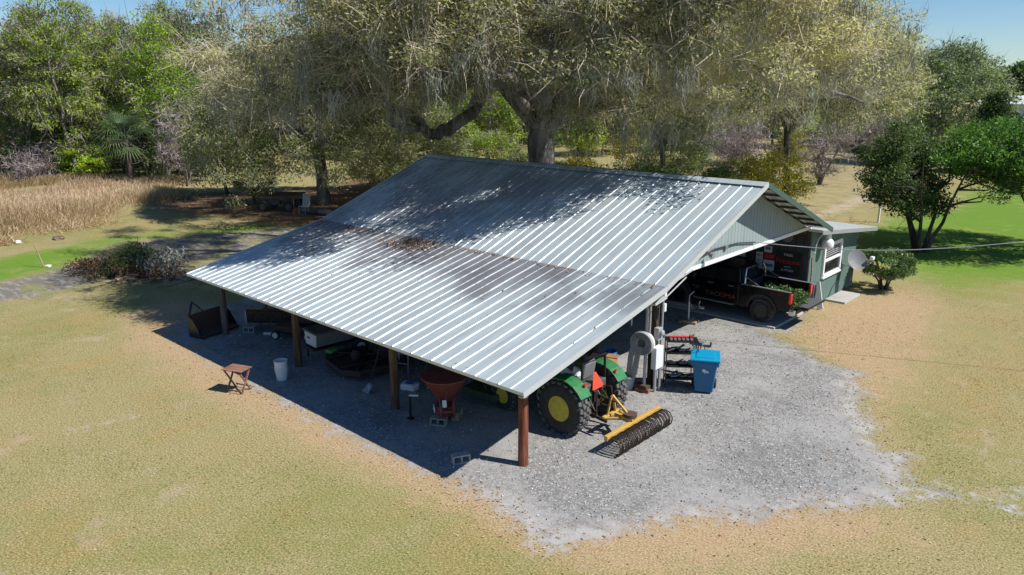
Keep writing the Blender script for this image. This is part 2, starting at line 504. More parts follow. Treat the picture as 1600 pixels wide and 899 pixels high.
    soil = k.mix(k.math('MULTIPLY', k.mapr(streak, .48, .62), .7), soil, k.ramp(n5, [(.3, (.25, .235, .215)), (.7, (.42, .40, .375))]))
    soil = k.mix(k.math('MULTIPLY', k.mapr(n2, .47, .6), .8), soil, olive)
    col, _ = over(col, 'soil', soil, k.math('ADD', k.math('MULTIPLY', n2, .6), k.math('MULTIPLY', n3, .4)), 1.6, .4, .66)
    # gravel
    v2 = k.n('ShaderNodeTexVoronoi'); v2.inputs['Scale'].default_value = 34.0; k.l(co, v2.inputs['Vector'])
    sep = k.n('ShaderNodeSeparateColor'); k.l(v2.outputs['Color'], sep.inputs[0])
    st = k.ramp(sep.outputs[0], [(0, (.155, .15, .142)), (.4, (.215, .21, .20)), (.8, (.30, .295, .282)), (.97, (.43, .425, .41)), (1, (.62, .615, .59))])
    st = k.mix(k.math('MULTIPLY', k.mapr(v2.outputs['Distance'], .4, .75), .3), st, (.11, .108, .106))
    dust = k.math('MULTIPLY', k.mapr(k.math('ADD', k.math('MULTIPLY', k.noise(.33, 5, .62, co), .7), k.math('MULTIPLY', n3, .3)), .42, .60), .8)
    st = k.mix(dust, st, k.ramp(n5, [(.3, (.265, .258, .245)), (.7, (.43, .42, .40))]))
    dk = k.math('MULTIPLY', k.mapr(k.noise(.5, 4, .6, k.scale(co, (1, 1.4, 1))), .52, .68), .4)
    st = k.mix(dk, st, (.15, .145, .14))
    brn = k.math('MULTIPLY', k.mapr(k.noise(.8, 5, .7, co), .6, .7), .55)
    st = k.mix(brn, st, (.24, .17, .12))
    edge = k.math('ADD', k.math('MULTIPLY', n2, .38), k.math('ADD', k.math('MULTIPLY', n3, .32), k.math('MULTIPLY', n4, .3)))
    # pale sandy rim just inside the edge of the gravel
    rim = k.math('MULTIPLY', k.mapr(k.attr('gravel'), .98, .55), k.mapr(n2, .38, .6))
    st = k.mix(k.math('MULTIPLY', rim, .7), st, snd)
    col, gf = over(col, 'gravel', st, edge, 2.6, .32, .66)
    col, _ = over(col, 'halo', hal, hn, 3.0, .8, 1.25)
    hb = k.math('ADD', k.math('MULTIPLY', n4, .7), k.math('MULTIPLY', n5, .5))
    hb = k.mix(gf, hb, v2.outputs['Distance'])
    k.bsdf(col, .95, 0, k.bump(hb, .3, .012), .1)
    return k.m


M['ground'] = ground_material()
xs = axis_pts(-2600, -24, 14, 1800, .3); ys = axis_pts(-400, -12, 26, 3000, .3)
tag(grid_mesh('ground', xs, ys, 0.0, M['ground']), kind='structure')
tag(grid_mesh('gravel_pad', np.arange(-19, 8, .1), np.arange(-3, 17, .1), .003, M['ground'], lambda z, X, Y: z['gravel']+.22*np.sin(X*3.1+np.sin(Y*2.3)*2)*np.cos(Y*2.7+X)+.12*np.sin(X*9+Y*7) > .5), kind='structure')
# concrete floor of the back bay and the step beside the green room
sl = MB(); sl.box((-7.7, 14.9, .03), (14.0, 2.5, .08)); tag(sl.build('concrete_floor', M['concrete'], bevel=.01), kind='structure')
sl = MB(); sl.box((-.38, 19.2, .03), (.75, 1.7, .09)); tag(sl.build('concrete_step', M['concrete'], bevel=.01), kind='structure')


# ------------------------------------------------------------------ small scatter on the ground
def scatter_quads(rng, P, size, tilt=.5, asp=.55):
    n = len(P); a = rng.uniform(0, 2*PI, n)
    d = np.stack([np.cos(a), np.sin(a), rng.uniform(-tilt, tilt, n)], 1); d /= np.linalg.norm(d, axis=1)[:, None]
    s = np.stack([-np.sin(a), np.cos(a), rng.uniform(-tilt, tilt, n)], 1); s /= np.linalg.norm(s, axis=1)[:, None]
    L = (size*rng.uniform(.6, 1.4, n))[:, None]
    V = np.stack([P-d*L/2, P+s*L*asp/2, P+d*L/2, P-s*L*asp/2], 1).reshape(-1, 3)
    return V, np.arange(4*n), np.full(n, 4)


rng = np.random.default_rng(11)
n = 60000
X = rng.uniform(-24, 12, n); Y = rng.uniform(-12, 24, n)
zv = zone_vals(X, Y)
pr = .05 + .55*np.clip(zv['straw']*1.6-.5, 0, 1) + .25*((zv['gravel'] > .3) & (zv['gravel'] < .7))
pr *= (.3+.9*(np.sin(X*.7+np.cos(Y*.5)*2) > .1))
pr = np.where(zv['gravel'] > .75, .006, pr)
kk = rng.uniform(0, 1, n) < pr
P = np.stack([X[kk], Y[kk], np.full(kk.sum(), .016)], 1)
V, lo, sz = scatter_quads(rng, P, .062, .22)
M['fallen_leaf'] = leafmat('fallen_leaf', [(0, (.26, .15, .075)), (.5, (.44, .30, .17)), (1, (.62, .50, .34))], .2, .8)
tag(raw_mesh('fallen_leaves', V, lo, sz, M['fallen_leaf'], attrs={'t': rng.uniform(0, 1, len(sz))}), 'dry tan leaves strewn over the lawn round the gravel', 'leaves', kind='stuff')

# short turf, standing a few centimetres proud of the lawn
n = 230000
X = rng.uniform(-26, 13, n); Y = rng.uniform(-13, 22, n)
fwd = (X-CAM[0])*_f[0]+(Y-CAM[1])*_f[1]; kk = (fwd > 8) & (rng.uniform(0, 1, n) < np.clip(18/np.maximum(fwd, 1), 0, 1))
X, Y = X[kk], Y[kk]; zv = zone_vals(X, Y); q = np.sin(X*1.3+np.sin(Y*1.7)*1.5)+np.sin(Y*1.1+np.cos(X*.8)*2)
kk = (zv['gravel'] < .3) & (zv['sand'] < .5) & (zv['soil'] < .5) & (rng.uniform(0, 1, len(X)) < .55+.25*q-.6*(zv['straw'] > .5))
X, Y, q, st_ = X[kk], Y[kk], q[kk], zv['straw'][kk]; n = len(X); a = rng.uniform(0, 2*PI, n); h = rng.uniform(.012, .038, n); w_ = rng.uniform(.006, .013, n)
bs_ = np.stack([X, Y, 0*X], 1); sd_ = np.stack([np.cos(a), np.sin(a), 0*a], 1)*w_[:, None]; tp_ = bs_+np.stack([rng.normal(0, .035, n), rng.normal(0, .035, n), h], 1)
M['turf'] = leafmat('turf', [(0, (.14, .16, .035)), (.35, (.25, .25, .08)), (.6, (.40, .33, .16)), (1, (.58, .49, .29))], .3, .8)
tag(raw_mesh('turf_grass', np.stack([bs_-sd_, bs_+sd_, tp_], 1).reshape(-1, 3), np.arange(3*n), np.full(n, 3), M['turf'], attrs={'t': np.clip(.5-.1*q+rng.normal(0, .2, n)+.2*st_, 0, 1)}), 'short half dry turf blades of the lawn', 'grass', kind='stuff')

# loose stones on the gravel: small octahedra
n = 15000
X = rng.uniform(-17, 6, n); Y = rng.uniform(-1.2, 14, n)
zv = zone_vals(X, Y); kk = (zv['gravel']+rng.normal(0, .22, n) > .6) & (Y < 13.4)
X, Y = X[kk], Y[kk]; n = len(X); r_ = rng.gamma(3.0, .0036, n)+.005
O = np.array([[1, 0, 0], [0, 1, 0], [-1, 0, 0], [0, -1, 0], [0, 0, .8], [0, 0, -.8]])
an = rng.uniform(0, PI, n); ca, sa = np.cos(an), np.sin(an)
Vx = (O[None, :, 0]*ca[:, None]-O[None, :, 1]*sa[:, None]*.7)*r_[:, None]+X[:, None]
Vy = (O[None, :, 0]*sa[:, None]+O[None, :, 1]*ca[:, None]*.7)*r_[:, None]+Y[:, None]
Vz = O[None, :, 2]*r_[:, None]+.008+r_[:, None]*.3
Fo = np.array([[0, 1, 4], [1, 2, 4], [2, 3, 4], [3, 0, 4], [1, 0, 5], [2, 1, 5], [3, 2, 5], [0, 3, 5]])
Fs = (Fo[None]+np.arange(n)[:, None, None]*6).reshape(-1, 3)
k = N('loose_stone'); k.bsdf(k.ramp(k.attr('t'), [(0, (.18, .18, .185)), (.6, (.30, .30, .30)), (.88, (.42, .42, .41)), (1, (.7, .69, .66))]), .9)
tag(raw_mesh('gravel_stones', np.stack([Vx, Vy, Vz], 2).reshape(-1, 3), Fs, np.full(len(Fs), 3), k.m, attrs={'t': np.repeat(rng.uniform(0, 1, n), 8)}),
    'loose grey and white stones on the gravel pad', 'gravel', kind='stuff')
# ------------------------------------------------------------------ vegetation
def unit(v): return v/np.maximum(np.linalg.norm(v, axis=-1, keepdims=True), 1e-9)


def lumps(P, s, seed):
    """cheap smooth 3-D noise, about -1..1"""
    q = np.random.default_rng(seed); o = np.zeros(len(P))
    for i in range(7):
        d = unit(q.normal(size=3))*s*q.uniform(.6, 2.0)
        o += np.sin(P@d+q.uniform(0, 6.28))*q.uniform(.6, 1)
    return o/3.2


def leaf_cloud(rng, C, Rad, per, size, asp=.45, tval=None, up=.5, dirs=None):
    """leaf faces spread through ellipsoidal sprays; returns V, loops, sizes, t"""
    n = len(C); Rad = np.broadcast_to(np.asarray(Rad, float), (n, 3))
    g = unit(rng.normal(size=(n, per, 3)))*rng.uniform(0, 1, (n, per, 1))**.45
    P = (C[:, None]+g*Rad[:, None]).reshape(-1, 3)
    m = len(P)
    d = unit(rng.normal(size=(m, 3)) + (0 if dirs is None else np.repeat(dirs, per, 0)*1.0))
    nrm = rng.normal(size=(m, 3)); nrm[:, 2] += up*2
    s = unit(np.cross(d, nrm))
    L = (size*rng.uniform(.55, 1.45, m))[:, None]
    V = np.stack([P-d*L/2, P+s*L*asp/2, P+d*L/2, P-s*L*asp/2], 1).reshape(-1, 3)
    t = np.repeat(tval if tval is not None else rng.uniform(.3, .7, n), per) + rng.normal(0, .16, m)
    return V, np.clip(t, 0, 1)


def ribbons(rng, A, B, w, sag=0.0, seg=1):
    """thin twigs from A to B, as crossed narrow faces"""
    n = len(A); d = B-A; s = unit(np.cross(d, rng.normal(size=(n, 3))))*np.broadcast_to(np.asarray(w, float), (n,))[:, None]
    mid = (A+B)/2; mid[:, 2] += sag; mid += rng.normal(0, .06, (n, 3))*np.linalg.norm(d, axis=1)[:, None]
    V = np.stack([A-s, A+s, mid-s*.7, mid+s*.7, B], 1).reshape(-1, 3)
    base = np.arange(n)[:, None]*5
    F = [np.concatenate([base+np.array([[0, 1, 3, 2]])], 0), base+np.array([[2, 3, 4]])]
    loops = np.concatenate([F[0].ravel(), F[1].ravel()])
    sizes = np.concatenate([np.full(n, 4), np.full(n, 3)])
    return V, loops, sizes


def build_leaves(name, V, t, mat, parent):
    m = len(V)//4
    return raw_mesh(name, V, np.arange(4*m), np.full(m, 4), mat, parent, {'t': t})


def wobble_path(rng, a, b, n=5, amp=.06, rise=0.0):
    a = np.asarray(a, float); b = np.asarray(b, float); L = np.linalg.norm(b-a); out = []
    for i in range(n+1):
        q = i/n; p = a+(b-a)*q
        p = p+rng.normal(0, amp*L, 3)*math.sin(PI*q) + np.array([0, 0, rise*L*math.sin(PI*q)])
        out.append(p)
    return out


LEAF = {}
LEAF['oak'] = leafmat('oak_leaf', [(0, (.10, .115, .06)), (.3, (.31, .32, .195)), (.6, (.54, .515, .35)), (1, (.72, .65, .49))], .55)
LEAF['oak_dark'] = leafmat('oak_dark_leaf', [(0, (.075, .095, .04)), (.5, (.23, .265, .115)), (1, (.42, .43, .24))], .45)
LEAF['spring'] = leafmat('spring_leaf', [(0, (.10, .15, .03)), (.5, (.24, .34, .05)), (1, (.42, .50, .09))], .4)
LEAF['spring_dull'] = leafmat('spring_dull_leaf', [(0, (.10, .13, .05)), (.5, (.22, .265, .09)), (1, (.36, .38, .16))], .35)
LEAF['bright'] = leafmat('bright_leaf', [(0, (.16, .26, .02)), (.5, (.31, .47, .035)), (1, (.46, .58, .07))], .45)
LEAF['yellow'] = leafmat('yellow_leaf', [(0, (.14, .15, .025)), (.5, (.33, .31, .04)), (1, (.52, .46, .07))], .35)
LEAF['shrub'] = leafmat('shrub_leaf', [(0, (.045, .09, .02)), (.5, (.11, .20, .035)), (1, (.21, .31, .08))], .35, .4)
LEAF['dark'] = leafmat('dark_leaf', [(0, (.02, .04, .014)), (.5, (.06, .11, .034)), (1, (.15, .22, .075))], .35, .6)
LEAF['greygreen'] = leafmat('greygreen_leaf', [(0, (.11, .15, .09)), (.5, (.26, .33, .18)), (1, (.42, .48, .28))], .45)
LEAF['glossy'] = leafmat('glossy_leaf', [(0, (.02, .06, .01)), (.5, (.075, .19, .025)), (1, (.17, .33, .055))], .35, .55)
LEAF['palm'] = leafmat('palm_leaf', [(0, (.035, .065, .025)), (.5, (.085, .14, .05)), (1, (.22, .25, .12))], .25, .5)
LEAF['brown'] = leafmat('brown_leaf', [(0, (.05, .03, .02)), (.5, (.18, .10, .055)), (1, (.40, .23, .12))], .15, .8)
LEAF['gold'] = leafmat('gold_grass', [(0, (.28, .205, .11)), (.45, (.55, .41, .26)), (.8, (.72, .56, .43)), (1, (.82, .66, .55))], .35, .8)
LEAF['clip'] = leafmat('clipped_leaf', [(0, (.03, .06, .018)), (.5, (.075, .14, .04)), (1, (.20, .29, .12))], .25, .35)


def tree(name, label, cat, loc, H, cr, low=.3, leaf='spring', bark='grey_bark', ncl=150, per=60, size=.25, spray=(1.0, 1.0, .55), seed=1,
         gap=.0, trunk_r=.2, stems=1, twig=None, group=None, shape=1.0, tmean=.5, tspread=.2, hollow=.35, top=1.0, up=.5, asp=.45, ntwig=5, lean=(0, 0)):
    rng = np.random.default_rng(seed)
    root = thing(name, label, cat, loc, 0, group)
    zc = H*(low+1)/2; hz = H*(1-low)/2
    C = []
    while len(C) < ncl:
        g = unit(rng.normal(size=(ncl*3, 3)))*(rng.uniform(hollow, 1, (ncl*3, 1))**.6)
        wz = 1-(g[:, 2]*.5+.5)**2*.35*shape
        P = np.stack([g[:, 0]*cr*wz, g[:, 1]*cr*wz, zc+g[:, 2]*hz], 1)
        P += np.array([lean[0], lean[1], 0])*((P[:, 2:3]/H)**1.5)
        ok = lumps(P, 1.9/max(cr, .6), seed+5) > gap-.45
        C += list(P[ok])
    C = np.array(C[:ncl])
    # trunk, stems and branches to the sprays
    tb = MB(); starts = []
    for s_ in range(stems):
        if stems == 1: b0 = np.zeros(3); tp = np.array([lean[0]+rng.normal(0, .03*H), lean[1]+rng.normal(0, .03*H), H*.92])
        else:
            a_ = 2*PI*s_/stems+rng.uniform(-.4, .4); b0 = np.array([math.cos(a_), math.sin(a_), 0])*trunk_r*1.2
            tp = np.array([math.cos(a_)*cr*.55, math.sin(a_)*cr*.55, H*rng.uniform(.7, .9)])
        pth = wobble_path(rng, b0, tp, 7, .02)
        rr = [trunk_r*(1.25 if i == 0 else 1)*(1-i/7.6)/(1 if stems == 1 else stems**.45) for i in range(8)]
        pth.insert(0, b0-np.array([0, 0, .15])); rr.insert(0, rr[0]*1.15)
        tb.tube(pth, rr, 9); starts += pth[2:]
    starts = np.array(starts)
    sel = rng.permutation(ncl)[:min(ncl, 70)]
    for i in sel:
        c = C[i]; sc_ = np.linalg.norm(starts-c, axis=1)+np.maximum(0, starts[:, 2]-c[2]+.1*H)*1.5
        a = starts[np.argmin(sc_)]; L = np.linalg.norm(c-a)
        tb.tube(wobble_path(rng, a, c, 4, .05, -.04), [trunk_r*.28, trunk_r*.22, trunk_r*.15, trunk_r*.1, trunk_r*.05], 5, False)
    tb.build('trunk', M[bark], root, smooth=True)
    tv = np.clip(rng.normal(tmean, tspread, ncl) + lumps(C, 1.2/max(cr, .6), seed+9)*.18, 0, 1)
    ctr = np.array([0, 0, zc])
    V, t = leaf_cloud(rng, C, np.array(spray)*rng.uniform(.7, 1.25, (ncl, 1)), per, size, asp, tv, up, unit(C-ctr)*.6)
    build_leaves('crown', V, t, LEAF[leaf], root)
    if twig:
        k_ = ntwig
        A = np.repeat(C, k_, 0)+rng.normal(0, .15, (ncl*k_, 3))
        B = A+unit(unit(A-ctr)*.9+rng.normal(0, .6, A.shape)+np.array([0, 0, .35]))*(np.mean(spray)*rng.uniform(.8, 1.9, (len(A), 1)))
        V, lo_, sz_ = ribbons(rng, A, B, .012 if size < .2 else .02)
        tag(raw_mesh('twigs', V, lo_, sz_, M[twig], root), kind='stuff')
    return root


def bare_tree(name, label, cat, loc, H, cr, seed, bark='twig_grey', trunk_r=.12, stems=3, n=60, group=None, tw=.014):
    rng = np.random.default_rng(seed); root = thing(name, label, cat, loc, 0, group)
    tb = MB(); tips = []
    for s_ in range(stems):
        a_ = 2*PI*s_/stems+rng.uniform(-.5, .5)
        p = wobble_path(rng, (0, 0, -.1), (math.cos(a_)*cr*.5, math.sin(a_)*cr*.5, H*rng.uniform(.55, .8)), 5, .05, .05)
        tb.tube(p, [trunk_r*(1-i/6.5) for i in range(6)], 7); tips += p[1:]
    tips = np.array(tips); A2 = []
    for i in range(n):
        a = tips[rng.integers(len(tips))]; g = unit(rng.normal(size=3)+unit(a-np.array([0, 0, H*.3]))*.9)
        b = a+g*cr*rng.uniform(.3, .7); b[2] = min(max(b[2], H*.22), H)
        p = wobble_path(rng, a, b, 3, .06)
        tb.tube(p, [trunk_r*.3, trunk_r*.22, trunk_r*.15, trunk_r*.08], 5, False); A2 += p[1:]
    tb.build('trunk', M['grey_bark'], root, smooth=True)
    A2 = np.array(A2); A = np.repeat(A2, 9, 0)
    B = A+unit(rng.normal(size=A.shape)+np.array([0, 0, .4]))*rng.uniform(.25, .8, (len(A), 1))*cr*.45
    V, lo_, sz_ = ribbons(rng, A, B, tw); tag(raw_mesh('twigs', V, lo_, sz_, M[bark], root), kind='stuff')
    return root


def moss_bundle(rng, tops, L, per=40, spread=.22, w=.015):
    """hanging grey strands: tapered wavy ribbons of three joints"""
    n = len(tops); off = rng.normal(0, spread, (n*per, 3))*np.array([1, 1, .5]); A = np.repeat(tops, per, 0)+off
    ln = np.repeat(L, per)*rng.uniform(.3, 1.1, n*per)*np.exp(-(off[:, 0]**2+off[:, 1]**2)/(2*spread*spread)*.7)+.12; m = len(A)
    a = rng.uniform(0, 2*PI, m); s = np.stack([np.cos(a), np.sin(a), np.zeros(m)], 1)*(w*rng.uniform(.6, 1.6, m))[:, None]
    V = []
    for i, q in enumerate((0, .3, .65, 1)):
        c = A*np.array([1, 1, 1])+np.stack([rng.normal(0, .07, m)*(q > 0), rng.normal(0, .07, m)*(q > 0), -ln*q], 1)
        ww = (.7, 1.0, .7, .12)[i]
        V += [c-s*ww, c+s*ww]
    V = np.stack(V, 1).reshape(-1, 3); b = np.arange(m)[:, None]*8
    F = np.concatenate([b+np.array([[0, 1, 3, 2]]), b+np.array([[2, 3, 5, 4]]), b+np.array([[4, 5, 7, 6]])], 0)
    t = np.tile(np.repeat(np.clip(rng.normal(.5, .2, n), 0, 1), per), 3)
    return V, F, t


# ---- the great live oak behind the barn
def live_oak(label, loc, limbs, sprays_fn, seed, trunk_r, fork_z, n_moss, per, leaf='oak', twn=9, size=.17, moss_len=(.5, 1.5)):
    rng = np.random.default_rng(seed); root = thing('live_oak', label, 'oak tree', loc)
    L0 = np.array(loc, float)
    tb = MB(); sk = []; skr = []
    fl = [(0, 1.75), (.3, 1.35), (.9, 1.1), (fork_z*.5, 1.0), (fork_z*.8, .98), (fork_z, 1.02), (fork_z+.6, .7)]
    pts = [np.array([.12*math.sin(z*.8), .1*math.cos(z*.6)-.1, z-.1]) for z, _ in fl]
    tb.tube(pts, [trunk_r*k for _, k in fl], 18)
    for li, (path, r0, r1) in enumerate(limbs):
        P = np.array(path, float); n = len(P)
        # subdivide for a smooth sweep
        Q = []
        for i in range(n-1):
            p0, p1, p2, p3 = P[max(i-1, 0)], P[i], P[i+1], P[min(i+2, n-1)]
            for q in np.linspace(0, 1, 5)[:-1]:
                Q.append(.5*((2*p1)+(-p0+p2)*q+(2*p0-5*p1+4*p2-p3)*q*q+(-p0+3*p1-3*p2+p3)*q**3))
        Q.append(P[-1]); Q = np.array(Q); Q[1:-1] += rng.normal(0, .05, Q[1:-1].shape)
        rr = np.linspace(r0, r1, len(Q))*(1+rng.normal(0, .05, len(Q)))
        tb.tube(Q, list(rr), 10)
        sk += list(Q[2:]); skr += list(rr[2:])
    sk = np.array(sk); skr = np.array(skr)
    C, tv, spr = sprays_fn(rng); br_ = MB()
    nodes = sk.copy(); nr = skr.copy()
    order = np.argsort([np.min(np.linalg.norm(sk-c, axis=1)) for c in C])
    anchor = np.zeros_like(C)
    for i in order:
        c = C[i]; d = np.linalg.norm(nodes-c, axis=1); j = np.argmin(d); a = nodes[j]; anchor[i] = a
        r0 = min(nr[j]*.6, .022+.03*d[j]); pth = wobble_path(rng, a, c, 4, .07, .05)
        br_.tube(pth, [r0, r0*.85, r0*.65, r0*.5, r0*.3], 5, False)
        nodes = np.concatenate([nodes, np.array(pth[2:])]); nr = np.concatenate([nr, np.array([r0*.65, r0*.5, r0*.3])])
    tb.build('trunk', M['oak_bark'], root, smooth=True); tag(br_.build('branches', M['pale_branch'], root, smooth=True), kind='stuff')
    out = unit(C-anchor)
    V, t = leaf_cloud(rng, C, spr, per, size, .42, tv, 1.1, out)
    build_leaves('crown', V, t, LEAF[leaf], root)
    A = np.repeat(C-out*.3, twn, 0)+rng.normal(0, .25, (len(C)*twn, 3))
    B = A+unit(np.repeat(out, twn, 0)*.9+rng.normal(0, .7, A.shape))*rng.uniform(.5, 1.5, (len(A), 1))
    V, lo_, sz_ = ribbons(rng, A, B, .013)
    tag(raw_mesh('twigs', V, lo_, sz_, M['twig_pale'], root), kind='stuff')
    low = C[:, 2] < np.quantile(C[:, 2], .75)
    cand = np.concatenate([C[low]-np.array([0, 0, .4]), sk[len(sk)//6:]])
    w_ = cand[rng.permutation(len(cand))[:n_moss]]
    V, F, t = moss_bundle(rng, w_, rng.uniform(moss_len[0], moss_len[1], len(w_))*rng.choice([.6, 1, 1.5], len(w_)))
    raw_mesh('spanish_moss', V, F, np.full(len(F), 4), M['moss_grey'], root, {'t': t})
    return root


OAK = pol(852, 39.0)


def rel(u, v, d): return px3(u, v, d)-OAK


def great_sprays(rng):
    N0 = 5200
    th = rng.uniform(0, 2*PI, N0); q = np.sqrt(rng.uniform(.03, 1, N0))
    Rm = 16.8+1.2*np.sin(3*th+3.93)+.9*np.sin(5*th+5.5)
    r = q*Rm
    ztop = 16.0-6.2*q**3.4
    zbot = 9.6-3.6*q**2
    lay = rng.uniform(0, 1, N0)
    z = np.where(lay < .62, ztop-rng.gamma(1.5, .75, N0), zbot+rng.uniform(0, 1, N0)**1.3*(ztop-zbot))
    skirt = (q > .74) & (rng.uniform(0, 1, N0) < .55)
    z = np.where(skirt, rng.uniform(5.6, 9.6, N0), z)
    C = np.stack([r*np.cos(th), r*np.sin(th), z], 1)
    ok = (lumps(C, .75, 3) > -.22) & (C[:, 2] > 4.4)
    # keep the sky window over the roof's sunny end and the view under the low limb open
    W = C+OAK
    rel_ = W-CAM; dpt = rel_@_f; uu = 800+FPX*(rel_@_r)/dpt; vv = 449.5-FPX*(rel_@_u)/dpt
    ok &= ~((W[:, 1] < 10.9) & (W[:, 2] < 7.3))                    # clear of the roof
    ok &= ~((uu > 590) & (uu < 850) & (vv > 150) & (vv < 250))
    ok &= ~((uu > 850) & (uu < 1010) & (vv > 185)) & ~((uu > 1010) & (vv > 168)) & ~((uu < 590) & (vv > 225)) & ~(vv > 245)
    ok &= (dpt > 14)
    C = C[ok]
    B0 = C[rng.permutation(len(C))[:255]]                       # boughs, each a loose flat group of sprays
    C = np.concatenate([b+rng.normal(0, 1, (int(k_), 3))*np.array([.85, .85, .36]) for b, k_ in zip(B0, rng.integers(3, 9, len(B0)))])
    W = C+OAK; C = C[~((W[:, 1] < 10.9) & (W[:, 2] < 7.0))]
    ex = []
    for (u0, v0, d0, k_, su, sv) in ((955, 120, 29, 26, 55, 34), (985, 178, 28.5, 18, 36, 22), (900, 90, 30, 20, 60, 40), (800, 85, 29, 26, 55, 26), (728, 120, 28.5, 26, 45, 18), (640, 95, 28, 22, 50, 22),
                                     (550, 120, 28, 24, 50, 30), (440, 120, 30, 24, 55, 34), (390, 70, 32, 34, 50, 50), (870, 50, 30, 22, 70, 30), (1070, 110, 31, 22, 45, 36), (1130, 90, 32, 34, 60, 50), (1200, 110, 34, 22, 45, 36), (900, 175, 30.5, 10, 25, 10)):
        for j in range(k_):
            ex.append(px3(u0+rng.normal(0, su), min(v0+rng.normal(0, sv), 205), d0+rng.normal(0, 1.2))-OAK)
    # outer crown over the barn, thickened with added sprays to shade the roof
    m_ = 2600; th = R(1)*rng.uniform(-82, 8, m_); r = rng.uniform(8.0, 17.5, m_)
    O = np.stack([r*np.cos(th), r*np.sin(th), rng.uniform(9.9, 13.2, m_)-.004*r*r], 1); W = O+OAK
    ok = (W[:, 0] < .2+.5*np.sin(W[:, 1]*1.3)) & (lumps(O*np.array([1, 1, .3]), .5, 91) > -.2) & (W[:, 1] > 3.5)
    C = np.concatenate([C, np.array(ex), O[ok][:1250]])
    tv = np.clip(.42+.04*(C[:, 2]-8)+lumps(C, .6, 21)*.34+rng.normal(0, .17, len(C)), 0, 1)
    spr = np.array([.86, .86, .42])*rng.uniform(.55, 1.3, (len(C), 1))
    return C, tv, spr


GL = [([rel(846, 190, 39), rel(806, 128, 37.5), rel(760, 138, 35), rel(737, 178, 33), rel(700, 200, 32), rel(672, 212, 31.3), rel(648, 184, 30.5), rel(612, 172, 29.5)], .40, .15),
      ([rel(674, 209, 31.2), rel(655, 199, 30.4), rel(625, 201, 29.5), rel(606, 186, 28.5)], .17, .09),
      ([rel(852, 190, 39), rel(888, 165, 38.5), rel(930, 125, 37), rel(985, 80, 35), rel(1060, 55, 32)], .42, .1),
      ([rel(848, 190, 39), rel(820, 150, 39), rel(770, 90, 38), rel(690, 45, 36), rel(600, 20, 34)], .42, .1)]
_q = np.random.default_rng(77)
for i in range(15):
    a_ = 2*PI*i/15+_q.uniform(-.15, .15); rr_ = _q.uniform(11.5, 15.5); up_ = _q.uniform(7.0, 12.5)
    GL.append(([(0, 0, 5.4+_q.uniform(0, .8)), (math.cos(a_)*3, math.sin(a_)*3, 7.6+up_*.12), (math.cos(a_+.08)*rr_*.55, math.sin(a_+.08)*rr_*.55, up_),
                (math.cos(a_-.05)*rr_*.8, math.sin(a_-.05)*rr_*.8, up_+.6), (math.cos(a_)*rr_, math.sin(a_)*rr_, up_-.2)], _q.uniform(.26, .38), .05))
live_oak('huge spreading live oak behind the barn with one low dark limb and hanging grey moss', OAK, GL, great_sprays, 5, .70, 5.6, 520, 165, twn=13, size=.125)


def dome_sprays(Rm, ztop, zbot, n, tb, keep=None, seed=4, spr=(1.0, 1.0, .6)):
    def fn(rng):
        th = rng.uniform(0, 2*PI, n*2); q = np.sqrt(rng.uniform(.02, 1, n*2)); r = q*Rm*(1+.1*np.sin(3*th+seed))
        zt = ztop-(ztop-zbot)*.75*q**2.4
        z = np.where(rng.uniform(0, 1, n*2) < .5, zt-rng.gamma(1.5, .6, n*2), zbot+rng.uniform(0, 1, n*2)*(zt-zbot))
        C = np.stack([r*np.cos(th), r*np.sin(th), z], 1)
        ok = lumps(C, .6, seed) > -.35
        C = C[ok][:n]
        tv = np.clip(tb+lumps(C, .6, seed+2)*.2+rng.normal(0, .14, len(C)), 0, 1)
        return C, tv, np.array(spr)*rng.uniform(.7, 1.25, (len(C), 1))
    return fn


def radial_limbs(n, r, z0, z1, r0, seed):
    q = np.random.default_rng(seed); out = []
    for i in range(n):
        a_ = 2*PI*i/n+q.uniform(-.25, .25); rr = r*q.uniform(.65, 1); zz = z1*q.uniform(.75, 1.1)
        out.append(([(0, 0, z0), (math.cos(a_)*rr*.3, math.sin(a_)*rr*.3, z0+(zz-z0)*.5), (math.cos(a_+.1)*rr*.65, math.sin(a_+.1)*rr*.65, zz), (math.cos(a_)*rr, math.sin(a_)*rr, zz*.97)], r0*q.uniform(.7, 1), .04))
    return out


live_oak('smaller mossy oak with a slim trunk to the right of the huge live oak', pol(1042, 50), radial_limbs(7, 7.5, 4.4, 8.5, .10, 3), dome_sprays(8.0, 12.5, 6.0, 430, .45, seed=8), 6, .16, 4.6, 130, 95, size=.18)
live_oak('mossy oak at the right end of the row of oaks, beside the open sky', pol(1240, 54), radial_limbs(7, 6.5, 5, 10, .12, 6), dome_sprays(7.6, 15.5, 6.2, 560, .52, seed=15), 9, .19, 5.2, 150, 95, size=.185)
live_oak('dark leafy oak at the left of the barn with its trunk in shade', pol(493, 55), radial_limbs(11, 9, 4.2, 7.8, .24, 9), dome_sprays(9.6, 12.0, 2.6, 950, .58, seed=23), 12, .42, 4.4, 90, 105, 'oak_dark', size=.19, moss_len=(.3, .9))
tree('oak_sapling', 'low bushy green young oak in front of the dark shaded oak', 'tree', at(398, 318), 4.4, 2.0, .08, 'oak_dark', 'dark_bark', 70, 70, .17, (.6, .6, .4), 31, twig='twig_pale', trunk_r=.08, tmean=.75)
tree('oak_sapling', 'slim dark young oak left of the shaded oak, at the edge of the golden grass', 'tree', at(355, 303), 7.5, 3.0, .12, 'oak_dark', 'dark_bark', 150, 70, .2, (.8, .8, .5), 32, twig='twig_pale', trunk_r=.12, tmean=.4)
